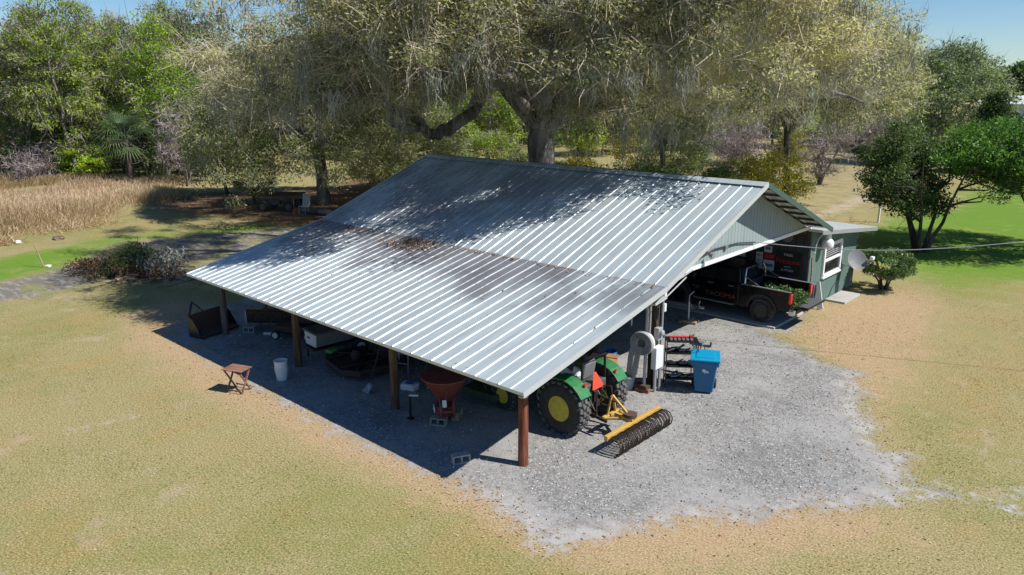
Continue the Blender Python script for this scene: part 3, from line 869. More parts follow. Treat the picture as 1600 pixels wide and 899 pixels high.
tree('leaning_tree', 'thin pale leaning tree between the shaded oak and the barn roof', 'tree', pol(590, 56), 8.5, 3.4, .35, 'spring_dull', 'grey_bark', 110, 70, .22, (.9, .9, .5), 33, twig='twig_pale', trunk_r=.12, lean=(2.2, .5))

# ---- woods on the left, tree by tree: column, distance, height, radius, kind, label
LW = [(14, 88, 12.5, 5.0, 'spring', 'low yellow-green tree at the far left edge of the woods', .62, .18),
      (62, 84, 16.0, 4.2, 'spring_dull', 'tall thin grey-green tree second from the left end of the woods', .55, .2),
      (98, 80, 18.0, 4.6, 'spring', 'tallest pale green tree of the left woods, with a pointed top', .55, .12),
      (138, 92, 17.0, 4.0, 'spring_dull', 'bare-topped tree just left of the sky gap in the woods', .45, .2),
      (178, 84, 14.8, 4.4, 'spring', 'leafy green tree under the sky gap in the left woods', .55, .1),
      (206, 92, 18.5, 4.4, 'spring_dull', 'bare-crowned tall tree just right of the sky gap in the woods', .5, .2),
      (246, 78, 15.0, 4.2, 'bright', 'vivid lime green tree at the right end of the left woods', .42, .12),
      (262, 90, 18.0, 4.6, 'spring', 'tall green tree behind the lime green one in the left woods', .5, .2),
      (318, 84, 17.0, 5.0, 'spring_dull', 'dull olive tree between the left woods and the oaks', .5, .25),
      (120, 98, 14, 4.5, 'spring', 'green tree standing deep in the left woods behind the pointed one', .5, .1),
      (40, 98, 15, 5.0, 'spring_dull', 'dull green tree deep in the woods behind the far left edge', .5, .12)]
for i, (u, d, H, cr, lf, lb, tm, lo_) in enumerate(LW):
    tree('deciduous_tree', lb, 'tree', pol(u, d), H, cr, lo_, lf, 'grey_bark', 150 if lf == 'spring_dull' else 180, 62, .25, (1.05, 1.05, .6), 100+i, gap=.16, trunk_r=.2,
         twig='twig_grey', group='trees of the left woods', tmean=tm, tspread=.22, ntwig=9, shape=1.4, hollow=.2)
# undergrowth along the foot of the woods
US = [(8, 86, 4.2, 3.2, 'yellow', 'yellowish bush at the far left foot of the woods', .35), (48, 84, 5.2, 3.2, 'shrub', 'dark green bush left of the lime green shrub', .35),
      (88, 88, 6.4, 3.6, 'dark', 'dark tall bush behind the lime green shrub', .55), (150, 82, 6.2, 3.4, 'spring_dull', 'olive bush left of the palm', .35), (150, 92, 7.5, 4.0, 'dark', 'blackish tall bush deep behind the palm', .5),
      (232, 76, 5.0, 2.6, 'dark', 'dark bush to the right of the palm', .5), (210, 90, 7.0, 3.8, 'dark', 'dark thicket bush under the bare-crowned tree', .5), (262, 82, 8.0, 3.4, 'spring_dull', 'grey-olive tall bush behind the bare vines', .35),
      (310, 78, 6.5, 3.2, 'dark', 'dark bush right of the bare vines', .6), (30, 94, 7.5, 4.2, 'dark', 'dark wide bush deep at the far left of the woods', .5)]
for i, (u, d, H, cr, lf, lb, tm) in enumerate(US):
    tree('bush', lb, 'bush', pol(u, d), H, cr, .02, lf, 'dark_bark', 100, 60, .26, (1.0, 1.0, .7), 140+i, trunk_r=.08, stems=4, twig='twig_grey', group='undergrowth of the left woods', tmean=tm, ntwig=7)
tree('lime_shrub', 'bright lime green shrub at the foot of the left woods', 'shrub', pol(116, 80.5), 3.3, 2.4, .12, 'bright', 'grey_bark', 60, 70, .26, (.8, .8, .3), 160, trunk_r=.06, stems=3, tmean=.6, group='undergrowth of the left woods')
tree('lime_shrub', 'small lime green shrub just left of the bigger lime one', 'shrub', pol(76, 81), 2.2, 1.5, .3, 'bright', 'grey_bark', 30, 60, .24, (.7, .7, .25), 161, trunk_r=.05, stems=2, tmean=.5, group='undergrowth of the left woods')
for u, d, H, cr, sd, lb in ((276, 71, 7.5, 2.6, 170, 'tangle of bare grey vines at the right end of the golden grass'), (298, 73, 6.0, 2.4, 171, 'pale bare brush between the vines and the shaded oak'), (60, 82, 3.4, 3.0, 172, 'low bare brush in front of the dark bush at the far left'),
                        (30, 80, 2.6, 2.6, 173, 'lowest bare twiggy brush behind the left end of the golden grass')):
    bare_tree('bare_brush', lb, 'brush', pol(u, d), H, cr, sd, 'twig_grey', .06, 7, 90, tw=.02)


def palm(label, loc, H, rl, seed, nf=30, group=None):
    rng = np.random.default_rng(seed); root = thing('palm_tree', label, 'palm', loc, 0, group)
    tb = MB(); tb.tube([(0, 0, -.1), (.05, 0, H*.5), (0, 0, H)], [.24, .2, .22], 10); tb.build('trunk', M['dark_bark'], root, smooth=True)
    Vs = []; Fs = []; ts = []; n = 0; st = MB()
    for i in range(nf):
        a = rng.uniform(0, 2*PI); e = rng.uniform(-.9, 1.2); d = np.array([math.cos(a)*math.cos(e), math.sin(a)*math.cos(e), math.sin(e)])
        hub = np.array([0, 0, H])+d*rl*.5; st.tube([(0, 0, H), tuple(hub)], [.025, .015], 4, False)
        sd = unit(np.cross(d, (0, 0, 1.0))); up = np.cross(sd, d); tt = rng.uniform(.2, .8) if e > -.3 else rng.uniform(.5, 1)
        for b in np.linspace(-1.45, 1.45, 17):
            q = unit(d*math.cos(b)+sd*math.sin(b)); L = rl*.62*rng.uniform(.8, 1.1)*(1-.18*abs(b)); w = .035
            s2 = unit(np.cross(q, up))*w; m_ = hub+q*L*.6+up*.02; tip = hub+q*L-np.array([0, 0, .28*L])
            Vs += [hub-s2*.3, hub+s2*.3, m_+s2, m_-s2, tip]; Fs += [[n, n+1, n+2, n+3]]; Fs += [[n+3, n+2, n+4]]; n += 5; ts += [tt, tt]
    st.build('stalk', M['dull_green'], root)
    raw_mesh('crown', np.array(Vs), np.concatenate([np.array(f) for f in Fs]), np.array([len(f) for f in Fs]), LEAF['palm'], root, {'t': np.array(ts)})
    return root


palm('cabbage palm with dark fan leaves in front of the left woods', pol(184, 73.5), 3.9, 3.0, 181, 46)
palm('small pale green palm glimpsed under the moss right of the big trunk', pol(1098, 78), 2.6, 2.4, 183, 24)

# ---- trees and shrubs seen under and past the oaks
BG = [(560, 92, 11, 5, 'spring', 'green tree glimpsed left of the low oak limb', .5), (640, 86, 9, 5.0, 'bright', 'lime green tree glimpsed under the elbow of the low oak limb', .35), (700, 90, 9, 5, 'bright', 'lime green tree glimpsed right of the elbow of the low limb', .45),
      (760, 84, 8, 4.2, 'spring', 'green tree just left of the big oak trunk', .55), (905, 80, 9, 3.6, 'spring', 'bright green tree just right of the big oak trunk', .7), (945, 92, 10, 4.6, 'shrub', 'mid green tree behind the gap right of the big oak trunk', .5),
      (1000, 96, 9, 4.6, 'spring', 'green tree behind the drooping oak sprays', .5), (1075, 102, 10, 5, 'shrub', 'green tree glimpsed left of the small palm', .6), (1150, 106, 9, 5.4, 'spring_dull', 'dull green tree behind the bare purple brush', .4),
      (1215, 112, 10, 5.4, 'spring_dull', 'olive tree glimpsed behind the moss of the right oak', .5), (1292, 108, 9.5, 4.6, 'bright', 'lime yellow tree glimpsed below the right oak', .62), (1335, 118, 10, 4.4, 'bright', 'lime tree beside the dark stem under the right oak', .45),
      (1405, 112, 12.5, 4.6, 'bright', 'lime yellow tree between the right oak and the round grey-green tree', .5), (1370, 124, 9, 5, 'shrub', 'green tree low behind the bare tree on the pasture', .4)]
for i, (u, d, H, cr, lf, lb, tm) in enumerate(BG):
    tree('background_tree', lb, 'tree', pol(u, d), H, cr, .12, lf, 'grey_bark', 120, 58, .33, (1.25, 1.25, .8), 200+i, trunk_r=.16, twig='twig_grey', group='trees glimpsed beyond the oaks', tmean=tm)
SB = [(640, 64, 4.0, 3.4, 'bright', 'lime green bush under the elbow of the low oak limb', .4), (700, 60, 3.6, 3.2, 'shrub', 'green bush seen over the ridge left of the big trunk', .75), (765, 66, 4.4, 3.4, 'spring', 'pale green bush seen between the low limb and the big trunk', .55), (815, 58, 3.4, 2.2, 'spring_dull', 'olive bush touching the left side of the big trunk', .5), (590, 62, 4.2, 3.2, 'spring_dull', 'olive bush at the left end of the ridge', .55),
      (905, 48, 3.6, 2.6, 'yellow', 'yellow-green bush behind the ridge, just right of the big trunk', .5), (975, 47, 3.0, 2.2, 'shrub', 'dark green bush showing just over the ridge', .25), (960, 53, 4.4, 3.0, 'yellow', 'yellowish bush behind the dark one over the ridge', .45),
      (1030, 46, 3.5, 2.6, 'shrub', 'glossy mid green bush over the middle of the ridge', .55), (1060, 60, 4.6, 3.4, 'spring_dull', 'olive bush behind the glossy green one', .45), (1010, 66, 5.6, 3.4, 'yellow', 'yellowish tall bush behind the slim mossy trunk', .4),
      (1128, 49, 3.0, 2.6, 'shrub', 'green bush left of the yellow bush by the gable', .7), (1165, 53, 3.4, 2.8, 'spring_dull', 'pale olive bush behind the green bush near the gable', .6), (1212, 50, 4.3, 2.9, 'yellow', 'rounded bright yellow-green bush beside the gable peak', .62), (1250, 84, 3.4, 2.2, 'yellow', 'small ochre bush on the pasture behind the gable peak', .3)]
for i, (u, d, H, cr, lf, lb, tm) in enumerate(SB):
    tree('garden_bush', lb, 'bush', pol(u, d), H, cr, .05, lf, 'dark_bark', 110, 80, .17, (.7, .7, .5), 230+i, trunk_r=.07, stems=4, twig='twig_grey', group='bushes along the back of the barn', tmean=tm)
tree('dark_shrub', 'lone small dark shrub on the pasture', 'shrub', at(1345, 247), 1.5, 1.1, .05, 'dark', 'dark_bark', 24, 60, .2, (.5, .5, .35), 250, trunk_r=.05, stems=3)
bare_tree('bare_tree', 'leafless orchard tree on the pasture right of the gable', 'tree', at(1281, 288), 5.2, 3.0, 251, 'twig_grey', .14, 4, 70)
bare_tree('bare_tree', 'leafless greyish tree in front of the round grey-green tree', 'tree', at(1396, 236), 5.6, 4.2, 252, 'twig_grey', .13, 5, 110, tw=.02)
bare_tree('bare_tree', 'low leafless bush at the foot of the round grey-green tree', 'tree', pol(1345, 104), 3.6, 4.2, 253, 'twig_grey', .09, 6, 110, tw=.022)
bare_tree('bare_tree', 'purple-brown leafless thicket under the slim mossy oak', 'tree', pol(1150, 84), 5.0, 5.0, 254, 'twig_grey', .08, 8, 160, tw=.02)
bare_tree('bare_tree', 'dry stalks standing just behind the low roof', 'tree', pol(1285, 37), 2.2, 1.5, 255, 'twig_pale', .03, 7, 40, tw=.007)
bare_tree('bare_tree', 'thin dry stalks right behind the low roof, in front of the dark tree', 'tree', pol(1335, 39), 1.9, 1.2, 256, 'twig_pale', .025, 6, 30, tw=.007)
tree('round_tree', 'large rounded grey-green tree against the sky at the right', 'tree', pol(1478, 92), 12.4, 6.6, .08, 'greygreen', 'dark_bark', 330, 80, .27, (1.25, 1.25, .8), 260, trunk_r=.3, stems=3, twig='twig_grey', tmean=.55, shape=.9)
tree('magnolia_tree', 'narrow dark tree right of the round grey-green tree', 'tree', pol(1566, 84), 7.4, 2.2, .05, 'dark', 'dark_bark', 130, 80, .24, (.8, .8, .6), 261, trunk_r=.16, tmean=.4, shape=1.8)
# ---- the dark tree on the green lawn and its neighbour at the frame edge
tree('lawn_tree', 'dark leafy tree with several stems on the green lawn behind the low roof', 'tree', at(1438, 393), 7.0, 3.6, .25, 'dark', 'dark_bark', 230, 130, .15, (.66, .66, .36), 270, trunk_r=.22, stems=5, tmean=.6, twig='dark_bark', ntwig=2, shape=.7, lean=(.5, .3), up=1.2, gap=.12)
tree('lawn_tree', 'glossy green tree reaching in from the right edge of the photo', 'tree', pol(1700, 46), 6.4, 5.2, .45, 'glossy', 'dark_bark', 420, 120, .16, (.8, .8, .42), 271, trunk_r=.25, stems=4, tmean=.65, twig='dark_bark', ntwig=2, shape=.5, lean=(-1.9, -1.7))
tree('clipped_shrub', 'clipped rounded shrub with pale-topped leaves beside the green room', 'shrub', at(1380, 452), 1.65, 1.05, .3, 'clip', 'dark_bark', 120, 110, .085, (.24, .24, .14), 272, trunk_r=.1, stems=5, tmean=.55, hollow=.6, shape=-.3)


# ---- golden tall grass on the left
GG = gp('-260,268 0,268 110,268 200,280 282,284 300,300 262,318 205,338 140,358 60,372 0,386 -260,420')
rng = np.random.default_rng(300)
n = 240000
lo_, hi_ = np.min(GG, 0), np.max(GG, 0)
lo_ = np.maximum(lo_, (-92, -14))
X = rng.uniform(lo_[0], hi_[0], n); Y = rng.uniform(lo_[1], hi_[1], n)
P2 = np.stack([X, Y, 0*X], 1)
sd = poly_sdf(X, Y, GG)+lumps(P2, .5, 301)*2.2+rng.normal(0, .7, n)
kk = (sd > 0) & (lumps(P2, .7, 302) > -.5+rng.normal(0, .2, n))
X, Y, sd = X[kk], Y[kk], sd[kk]; n = len(X); P2 = P2[kk]
H_ = (.28+.36*np.clip(sd/4, 0, 1)+.20*lumps(P2, .5, 303)+.1*lumps(P2, 1.6, 305))*rng.uniform(.4, 1.35, n); H_ = np.maximum(H_, .08)
w_ = .018*rng.uniform(.6, 1.5, n); a_ = rng.uniform(0, 2*PI, n)
base = np.stack([X, Y, 0*X], 1); s_ = np.stack([np.cos(a_), np.sin(a_), 0*a_], 1)*w_[:, None]
tip = base+np.stack([rng.normal(.1, .3, n), rng.normal(.05, .3, n), H_], 1)
V = np.stack([base-s_, base+s_, tip+s_*.5, tip-s_*.5], 1).reshape(-1, 3)
t = np.clip(.48+.3*lumps(P2, .35, 304)+rng.normal(0, .2, n), 0, 1)
tag(raw_mesh('tall_grass', V, np.arange(4*n), np.full(n, 4), LEAF['gold'], attrs={'t': t}), 'tall golden dry grass in front of the left woods', 'grass', kind='stuff')

# ---- far masses: woods that close the view, and the tree line on the horizon
def mass(name, label, pts, H, n, size, leaf, seed, depth=8.0, t0=.4):
    rng = np.random.default_rng(seed); pts = np.array(pts, float)
    seg = rng.integers(0, len(pts)-1, n); q = rng.uniform(0, 1, n)
    P = pts[seg]*(1-q)[:, None]+pts[seg+1]*q[:, None]
    P += np.stack([rng.uniform(-depth, depth, n), rng.uniform(-depth, depth, n), 0*q], 1)
    hh = H*(1+.22*lumps(np.stack([P[:, 0], P[:, 1], 0*q], 1), .25, seed)+.1*lumps(P, .9, seed+1))
    P[:, 2] = hh*rng.uniform(0.02, 1, n)**.7
    V, t = leaf_cloud(rng, P, (size*1.3,)*3, 10, size, .6, np.clip(t0+lumps(P, .3, seed+3)*.3+rng.normal(0, .15, n), 0, 1))
    m = len(t)
    return tag(raw_mesh(name, V, np.arange(4*m), np.full(m, 4), LEAF[leaf], attrs={'t': t}), label, 'woods', kind='stuff')


mass('distant_woods', 'shadowy green woods closing the view behind the left trees', [pol(-120, 112), pol(60, 112), pol(200, 110), pol(340, 108)], 13, 6500, .55, 'shrub', 310)
mass('distant_woods', 'woods closing the view behind the oaks and the trunk', [pol(330, 108), pol(500, 106), pol(700, 108), pol(900, 112), pol(1100, 124), pol(1300, 138), pol(1440, 145)], 10.5, 9000, .55, 'shrub', 311)
mass('horizon_treeline', 'dark bluish tree line on the horizon at the right', [pol(1380, 420), pol(1500, 420), pol(1650, 430), pol(1900, 420)], 15.5, 9000, 1.3, 'dark', 312, 14, .55)
# ------------------------------------------------------------------ the pole barn
LX = 14.83
YB, ZB, YR, ZR, YW, ZW, ZE = 5.30, 3.30, 10.62, 5.32, 16.14, 3.22, 2.18


def roof_material(name, dirty):
    k = N(name); co = k.coord()
    a = k.noise(1.0, 5, .55, k.scale(co, (.6, .38, .38))); b = k.noise(1.0, 4, .65, k.scale(co, (9, .7, .7))); c = k.noise(5, 5, .65, co)
    sp = k.n('ShaderNodeSeparateXYZ'); k.l(co, sp.inputs[0])
    base = k.mix(k.mapr(b, .3, .7), (.50, .575, .60), (.42, .485, .51))
    wn = k.n('ShaderNodeTexWhiteNoise', noise_dimensions='1D'); k.l(k.math('FLOOR', k.math('MULTIPLY', sp.outputs[0], 1/.69)), wn.inputs['W'])
    base = k.mix(k.math('MULTIPLY', wn.outputs['Value'], .22), base, (.30, .33, .35))
    rs = k.noise(1.0, 4, .6, k.scale(co, (6, .35, .35)))
    base = k.mix(k.math('MULTIPLY', k.mapr(rs, .55, .75), .4), base, (.27, .26, .26))
    base = k.mix(k.math('MULTIPLY', k.mapr(c, .45, .75), .3), base, (.33, .345, .37))
    if dirty:
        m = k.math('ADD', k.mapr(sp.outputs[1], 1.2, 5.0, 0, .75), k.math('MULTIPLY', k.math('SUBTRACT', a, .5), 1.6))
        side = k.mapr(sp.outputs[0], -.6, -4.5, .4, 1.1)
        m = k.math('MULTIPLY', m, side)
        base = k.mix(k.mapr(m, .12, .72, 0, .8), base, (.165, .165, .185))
        bl = k.math('MULTIPLY', k.mapr(k.math('ADD', a, k.math('MULTIPLY', c, .3)), .62, .78), k.mapr(sp.outputs[1], 2.0, 4.8))
        base = k.mix(k.math('MULTIPLY', bl, .45), base, (.075, .073, .078))
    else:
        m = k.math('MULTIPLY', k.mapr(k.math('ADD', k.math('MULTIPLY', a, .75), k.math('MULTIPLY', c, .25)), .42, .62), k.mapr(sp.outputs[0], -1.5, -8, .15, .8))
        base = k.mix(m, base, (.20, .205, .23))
    rg = k.mapr(c, .3, .7, .4, .58)
    k.bsdf(base, rg, .25, k.bump(a, .12, .05), .5)
    return k.m


M['roof_dirty'] = roof_material('roof_dirty', True)
M['roof_clean'] = roof_material('roof_clean', False)
M['trim_light'] = paint('trim_light', (.62, .66, .67), .4, .4, .25, (.4, .42, .43), 2)
M['trim_green'] = paint('trim_green', (.05, .095, .08), .5, 0, .3, (.05, .07, .06), 3)


def siding(name, c, gap, pitch=.203):
    """vertical grooved boards: a dark groove every pitch metres along y"""
    k = N(name); co = k.coord(); sp = k.n('ShaderNodeSeparateXYZ'); k.l(co, sp.inputs[0])
    fr = k.math('FRACT', k.math('MULTIPLY', k.math('ADD', sp.outputs[1], sp.outputs[0]), 1/pitch))
    d = k.math('ABSOLUTE', k.math('SUBTRACT', fr, .5))
    gr = k.mapr(d, .44, .475)
    st = k.noise(1.0, 5, .6, k.scale(co, (6, 6, .5))); bl = k.noise(1.3, 4, .6, co)
    col = k.mix(k.math('MULTIPLY', k.mapr(st, .4, .75), .35), c, tuple(x*.62 for x in c))
    col = k.mix(k.math('MULTIPLY', k.mapr(bl, .5, .75), .25), col, tuple(min(1, x*1.3+.02) for x in c))
    col = k.mix(gr, col, gap)
    h = k.math('SUBTRACT', 1.0, gr)
    k.bsdf(col, .8, 0, k.bump(h, .5, .012), .25)
    return k.m


M['gable_siding'] = siding('gable_siding', (.275, .33, .335), (.10, .13, .135))
M['green_siding'] = siding('green_siding', (.115, .18, .155), (.05, .085, .075))
M['dark_boards'] = siding('dark_boards', (.055, .06, .06), (.02, .02, .02), .3)

barn = thing('pole_barn', 'open sided metal roofed pole barn with a low front eave and a grey gable wall', 'barn', (0, 0, 0))


def sheet(name, y0, z0, y1, z1, mat, x0=-LX, x1=0.0, ph=0.0, lift=0.0):
    rng = np.random.default_rng(int(abs(y0*10))+3)
    prof = []; p = .3449; i = 0; x = x0
    cs = np.arange(x0, x1+.01, p)
    for i, c in enumerate(cs):
        wide = (len(cs)-1-i) % 2 == 0
        b, t, h = (.036, .015, .024) if wide else (.018, .006, .014)
        for dx, dz in ((-b, 0), (-t, h), (t, h), (b, 0)):
            prof.append((min(max(c+dx, x0), x1), dz))
    n = len(prof); m = 9
    sl = math.atan2(z1-z0, y1-y0); ny, nz = -math.sin(sl), math.cos(sl)
    wav = rng.normal(0, .003, (m, n)); wav = np.repeat(wav[:, ::4], 4, 1)[:, :n]
    V = []
    for j in range(m):
        q = j/(m-1)
        for k_, (x, dz) in enumerate(prof):
            h = dz+lift+wav[j, k_]
            V.append((x, y0+(y1-y0)*q+ny*h, z0+(z1-z0)*q+nz*h))
    F = [(j*n+i, j*n+i+1, (j+1)*n+i+1, (j+1)*n+i) for j in range(m-1) for i in range(n-1)]
    o = raw_mesh(name, np.array(V), np.array(F), np.full(len(F), 4), mat, barn)
    s = o.modifiers.new('thickness', 'SOLIDIFY'); s.thickness = .004; s.offset = -1
    return o


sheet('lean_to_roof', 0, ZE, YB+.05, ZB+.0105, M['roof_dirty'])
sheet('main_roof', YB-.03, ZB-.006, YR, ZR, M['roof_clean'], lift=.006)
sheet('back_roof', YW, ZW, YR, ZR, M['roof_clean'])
mb = MB()
for s_ in (1, -1):
    dy = .27*s_; mb.bar((-LX-.02, YR, ZR+.062), (.02, YR, ZR+.062), .03, .012)
    a = (-LX-.02, YR, ZR+.065); b = (.02, YR, ZR+.065); c = (.02, YR-dy, ZR+.065-.105); d = (-LX-.02, YR-dy, ZR+.065-.105)
    mb.add([a, b, c, d, (a[0], a[1], a[2]-.008), (b[0], b[1], b[2]-.008), (c[0], c[1], c[2]-.008), (d[0], d[1], d[2]-.008)], [(0, 1, 2, 3), (4, 7, 6, 5), (2, 3, 7, 6), (1, 2, 6, 5), (0, 3, 7, 4)])
mb.build('ridge_cap', M['roof_clean'], barn)
# rake trims: a light strip on the front slope, a green board on the back one
for x in (.018, -LX-.018):
    mb = MB(); mb.bar((x, -.01, ZE-.035), (x, YB, ZB-.03), .03, .13); mb.bar((x, YB, ZB-.02), (x, YR, ZR-.02), .03, .13); mb.build('rake_trim', M['trim_light'], barn)
    mb = MB(); mb.bar((x, YR, ZR-.03), (x, YW+.02, ZW-.03), .035, .16); mb.build('rake_board', M['trim_green'], barn)
mb = MB(); mb.bar((-LX, .012, ZE-.03), (0, .012, ZE-.03), .022, .07); mb.build('eave_trim', M['trim_light'], barn)
# frame: purlins, rafters, header beams
def purlin(y, z): q = MB(); q.bar((-LX+.05, y, z), (-.02, y, z), .09, .05); q.build('purlin', M['dark_wood'], barn)


for y in np.arange(.4, 5.2, .8):
    z = ZE+(ZB-ZE)*y/YB-.06; purlin(y, z)
for y in np.arange(5.8, 10.5, .75):
    z = ZB+(ZR-ZB)*(y-YB)/(YR-YB)-.045; purlin(y, z)
for y in np.arange(11.0, 16.1, .75):
    z = ZR+(ZW-ZR)*(y-YR)/(YW-YR)-.045; purlin(y, z)
PX = (-.76, -5.24, -9.80, -14.33)
for x in (-.95,)+PX[1:]:
    for a, b in (((x+.12, .3, ZE+.06-.14), (x+.12, 6.5, 3.42)), ((x+.12, 6.5, 3.55), (x+.12, YR, 5.08)), ((x+.12, YR, 5.08), (x+.12, 16.0, 3.05))):
        mb = MB(); mb.bar(a, b, .06, .17); mb.build('rafter', M['dark_wood'], barn)
for y, z in ((.95, 2.12), (6.4, 3.32), (16.2, 2.9)):
    mb = MB(); mb.bar((-LX+.1, y, z), (-.8 if y > 6 else -.5, y, z), .07, .22); mb.build('header_beam', M['dark_wood'], barn)
PM = ('red_post', 'brown_post', 'brown_post', 'grey_post'); PLB = ('rust-red weathered corner post', None, None, 'grey weathered post')
for i, x in enumerate(PX):
    mb = MB(); q = .02*math.sin(i*2.1)
    mb.tube([(x, .85, -.3), (x+q, .85, .1), (x+q*.5, .86, 1.2), (x-.015, .86, 2.24)], [.118, .116, .108, .104], 14)
    o = mb.build('post', M[PM[i]], barn, smooth=True)
    if PLB[i]: o['label'] = PLB[i]
    if i == 0:
        mb = MB(); mb.lathe([(.112, 1.62), (.116, 1.63), (.116, 1.65), (.112, 1.66)], 16, T(x, .855, 0)); mb.build('band', M['galv'], o)
for i, x in enumerate((-1.05, -5.24, -9.8, -14.33)):
    mb = MB(); mb.box((x, 6.5, 1.75), (.2, .2, 3.6)); mb.build('inner_post', M['dark_wood'], barn, bevel=.008)
# walls
zt = lambda y: (ZB+(ZR-ZB)*(y-YB)/(YR-YB) if y < YR else ZR+(ZW-ZR)*(y-YR)/(YW-YR))-.12
poly = [(5.6, 3.2), (16.05, 3.19)] + [(16.05, zt(16.05)+.02), (YR, zt(YR)), (5.6, zt(5.6)+.01)]
poly = [(5.7, 3.2), (16.1, 3.14), (YR, zt(YR)+.04), (5.7, zt(5.7)+.04)]
mb = MB(); mb.prism(poly, .05, T(-.80, 0, 0) @ M_YZ); gw = mb.build('gable_wall', M['gable_siding'], barn)
mb = MB(); mb.bar((-.735, 6.2, 3.19), (-.735, 16.2, 3.19), .03, .11); mb.build('drip_board', M['white_paint'], gw)
mb = MB(); mb.box((-7.75, 16.3, 1.5), (14.0, .08, 3.0)); mb.build('back_wall', M['dark_boards'], barn)
mb = MB(); mb.prism([(6.5, 0), (16.2, 0), (16.2, 3.0), (YR, zt(YR)), (6.5, zt(6.5))], .06, T(-14.55, 0, 0) @ M_YZ); mb.build('end_wall', M['dark_boards'], barn)
# the closed green room behind, under its own low roof
WX = -.78
mb = MB(); mb.prism([(16.42, .04), (21.35, .04), (21.35, 2.36), (16.42, 2.98)], .06, T(WX-.06, 0, 0) @ M_YZ); rw = mb.build('room_wall', M['green_siding'], barn)
mb = MB(); mb.box((WX-.2, 16.37, 1.55), (.5, .09, 3.0)); mb.build('door_post', M['green_siding'], barn)
mb = MB(); mb.prism([(-14.6, .04), (WX-.07, .04), (WX-.07, 2.32), (-14.6, 2.32)], .06, T(0, 21.35, 0) @ M_XZ); mb.build('room_back_wall', M['green_siding'], barn)
mb = MB(); mb.prism([(16.05, 3.06), (22.15, 2.36), (22.15, 2.44), (16.05, 3.15)], LX-.5, T(-LX+.2, 0, 0) @ M_YZ); mb.build('room_roof', M['trim_light'], barn, bevel=.006)
mb = MB(); mb.bar((-.285, 16.1, 3.06), (-.285, 22.17, 2.355), .03, .15); mb.build('room_fascia', M['galv'], barn)
# window of two sashes
w = MB(); y0, y1, z0, z1 = 17.78, 19.48, 1.08, 2.24
fx = WX+.03
for a, b in (((y0, z0), (y1, z0)), ((y0, z1), (y1, z1)), ((y0, z0), (y0, z1)), ((y1, z0), (y1, z1))):
    w.bar((fx, a[0], a[1]), (fx, b[0], b[1]), .09, .13)
w.bar((fx, y0, (z0+z1)/2), (fx, y1, (z0+z1)/2), .07, .10); w.bar((fx+.02, y0-.1, z0-.06), (fx+.02, y1+.1, z0-.06), .12, .06)
win = w.build('window', M['white_paint'], barn, bevel=.006)
mb = MB(); mb.box((WX+.012, (y0+y1)/2, (z0+z1)/2), (.012, y1-y0-.05, z1-z0-.05)); mb.build('pane', M['glass_dark'], win)
mb = MB()
for i in range(5): mb.bar((WX+.021, y0+.12, 2.12-.08*i), (WX+.021, y1-.12, 2.13-.08*i), .004, .035)
mb.build('blind', M['grey_plastic'], win)
# flue at the corner with its conical collar, and the curved conduit
mb = MB(); mb.lathe([(.075, .0), (.2, 0), (.215, .03), (.215, .2), (.17, .27), (.11, .30), (.11, .66)], 20, T(-.52, 17.35, 2.32)); fl = mb.build('flue_cap', M['white_paint'], barn, smooth=True)
mb = MB(); mb.tube([(-.6, 16.38, 2.2), (-.58, 16.38, 2.55), (-.56, 16.5, 2.74), (-.55, 16.8, 2.86), (-.55, 17.2, 2.88)], .035, 10); mb.tube([(-.6, 16.38, 2.27), (-.55, 16.2, 2.25)], .03, 8); mb.build('conduit', M['galv'], barn, smooth=True)
mb = MB(); mb.tube([(-.62, 16.33, .05), (-.62, 16.33, 1.6), (-.64, 16.3, 2.1)], .03, 8); mb.build('downpipe', M['pale_wood'], barn)
# lamp brackets on the gable and fascia scraps hanging at the low corner of the gable
mb = MB(); mb.box((-.72, 8.6, 3.62), (.08, .12, .14)); mb.lathe([(.02, 0), (.09, .06), (.1, .16)], 12, T(-.62, 8.5, 3.5) @ Matrix.Rotation(R(100), 4, 'Y')); mb.tube([(-.7, 8.5, 3.6), (-.66, 8.1, 3.7), (-.7, 7.7, 3.78)], .012, 5); mb.build('gable_lamp', M['galv'], barn)
mb = MB(); mb.box((-.72, 9.7, 3.5), (.08, .16, .12)); mb.build('junction_box', M['mid_grey'], barn)
mb = MB(); mb.tube([(-.70, 6.9, 3.22), (-.70, 7.8, 3.42), (-.70, 9.0, 3.56), (-.70, 10.4, 3.52), (-.70, 11.6, 3.36)], .02, 6); mb.build('gable_cable', M['black_plastic'], barn)
mb = MB(); mb.bar((-.5, 5.6, 2.95), (-.6, 7.6, 3.22), .03, .03); mb.bar((-.35, 5.7, 2.8), (-.55, 7.2, 3.1), .025, .025); mb.bar((-.3, 5.2, 2.82), (-.4, 5.9, 2.84), .12, .05); mb.build('loose_trim', M['trim_light'], barn)
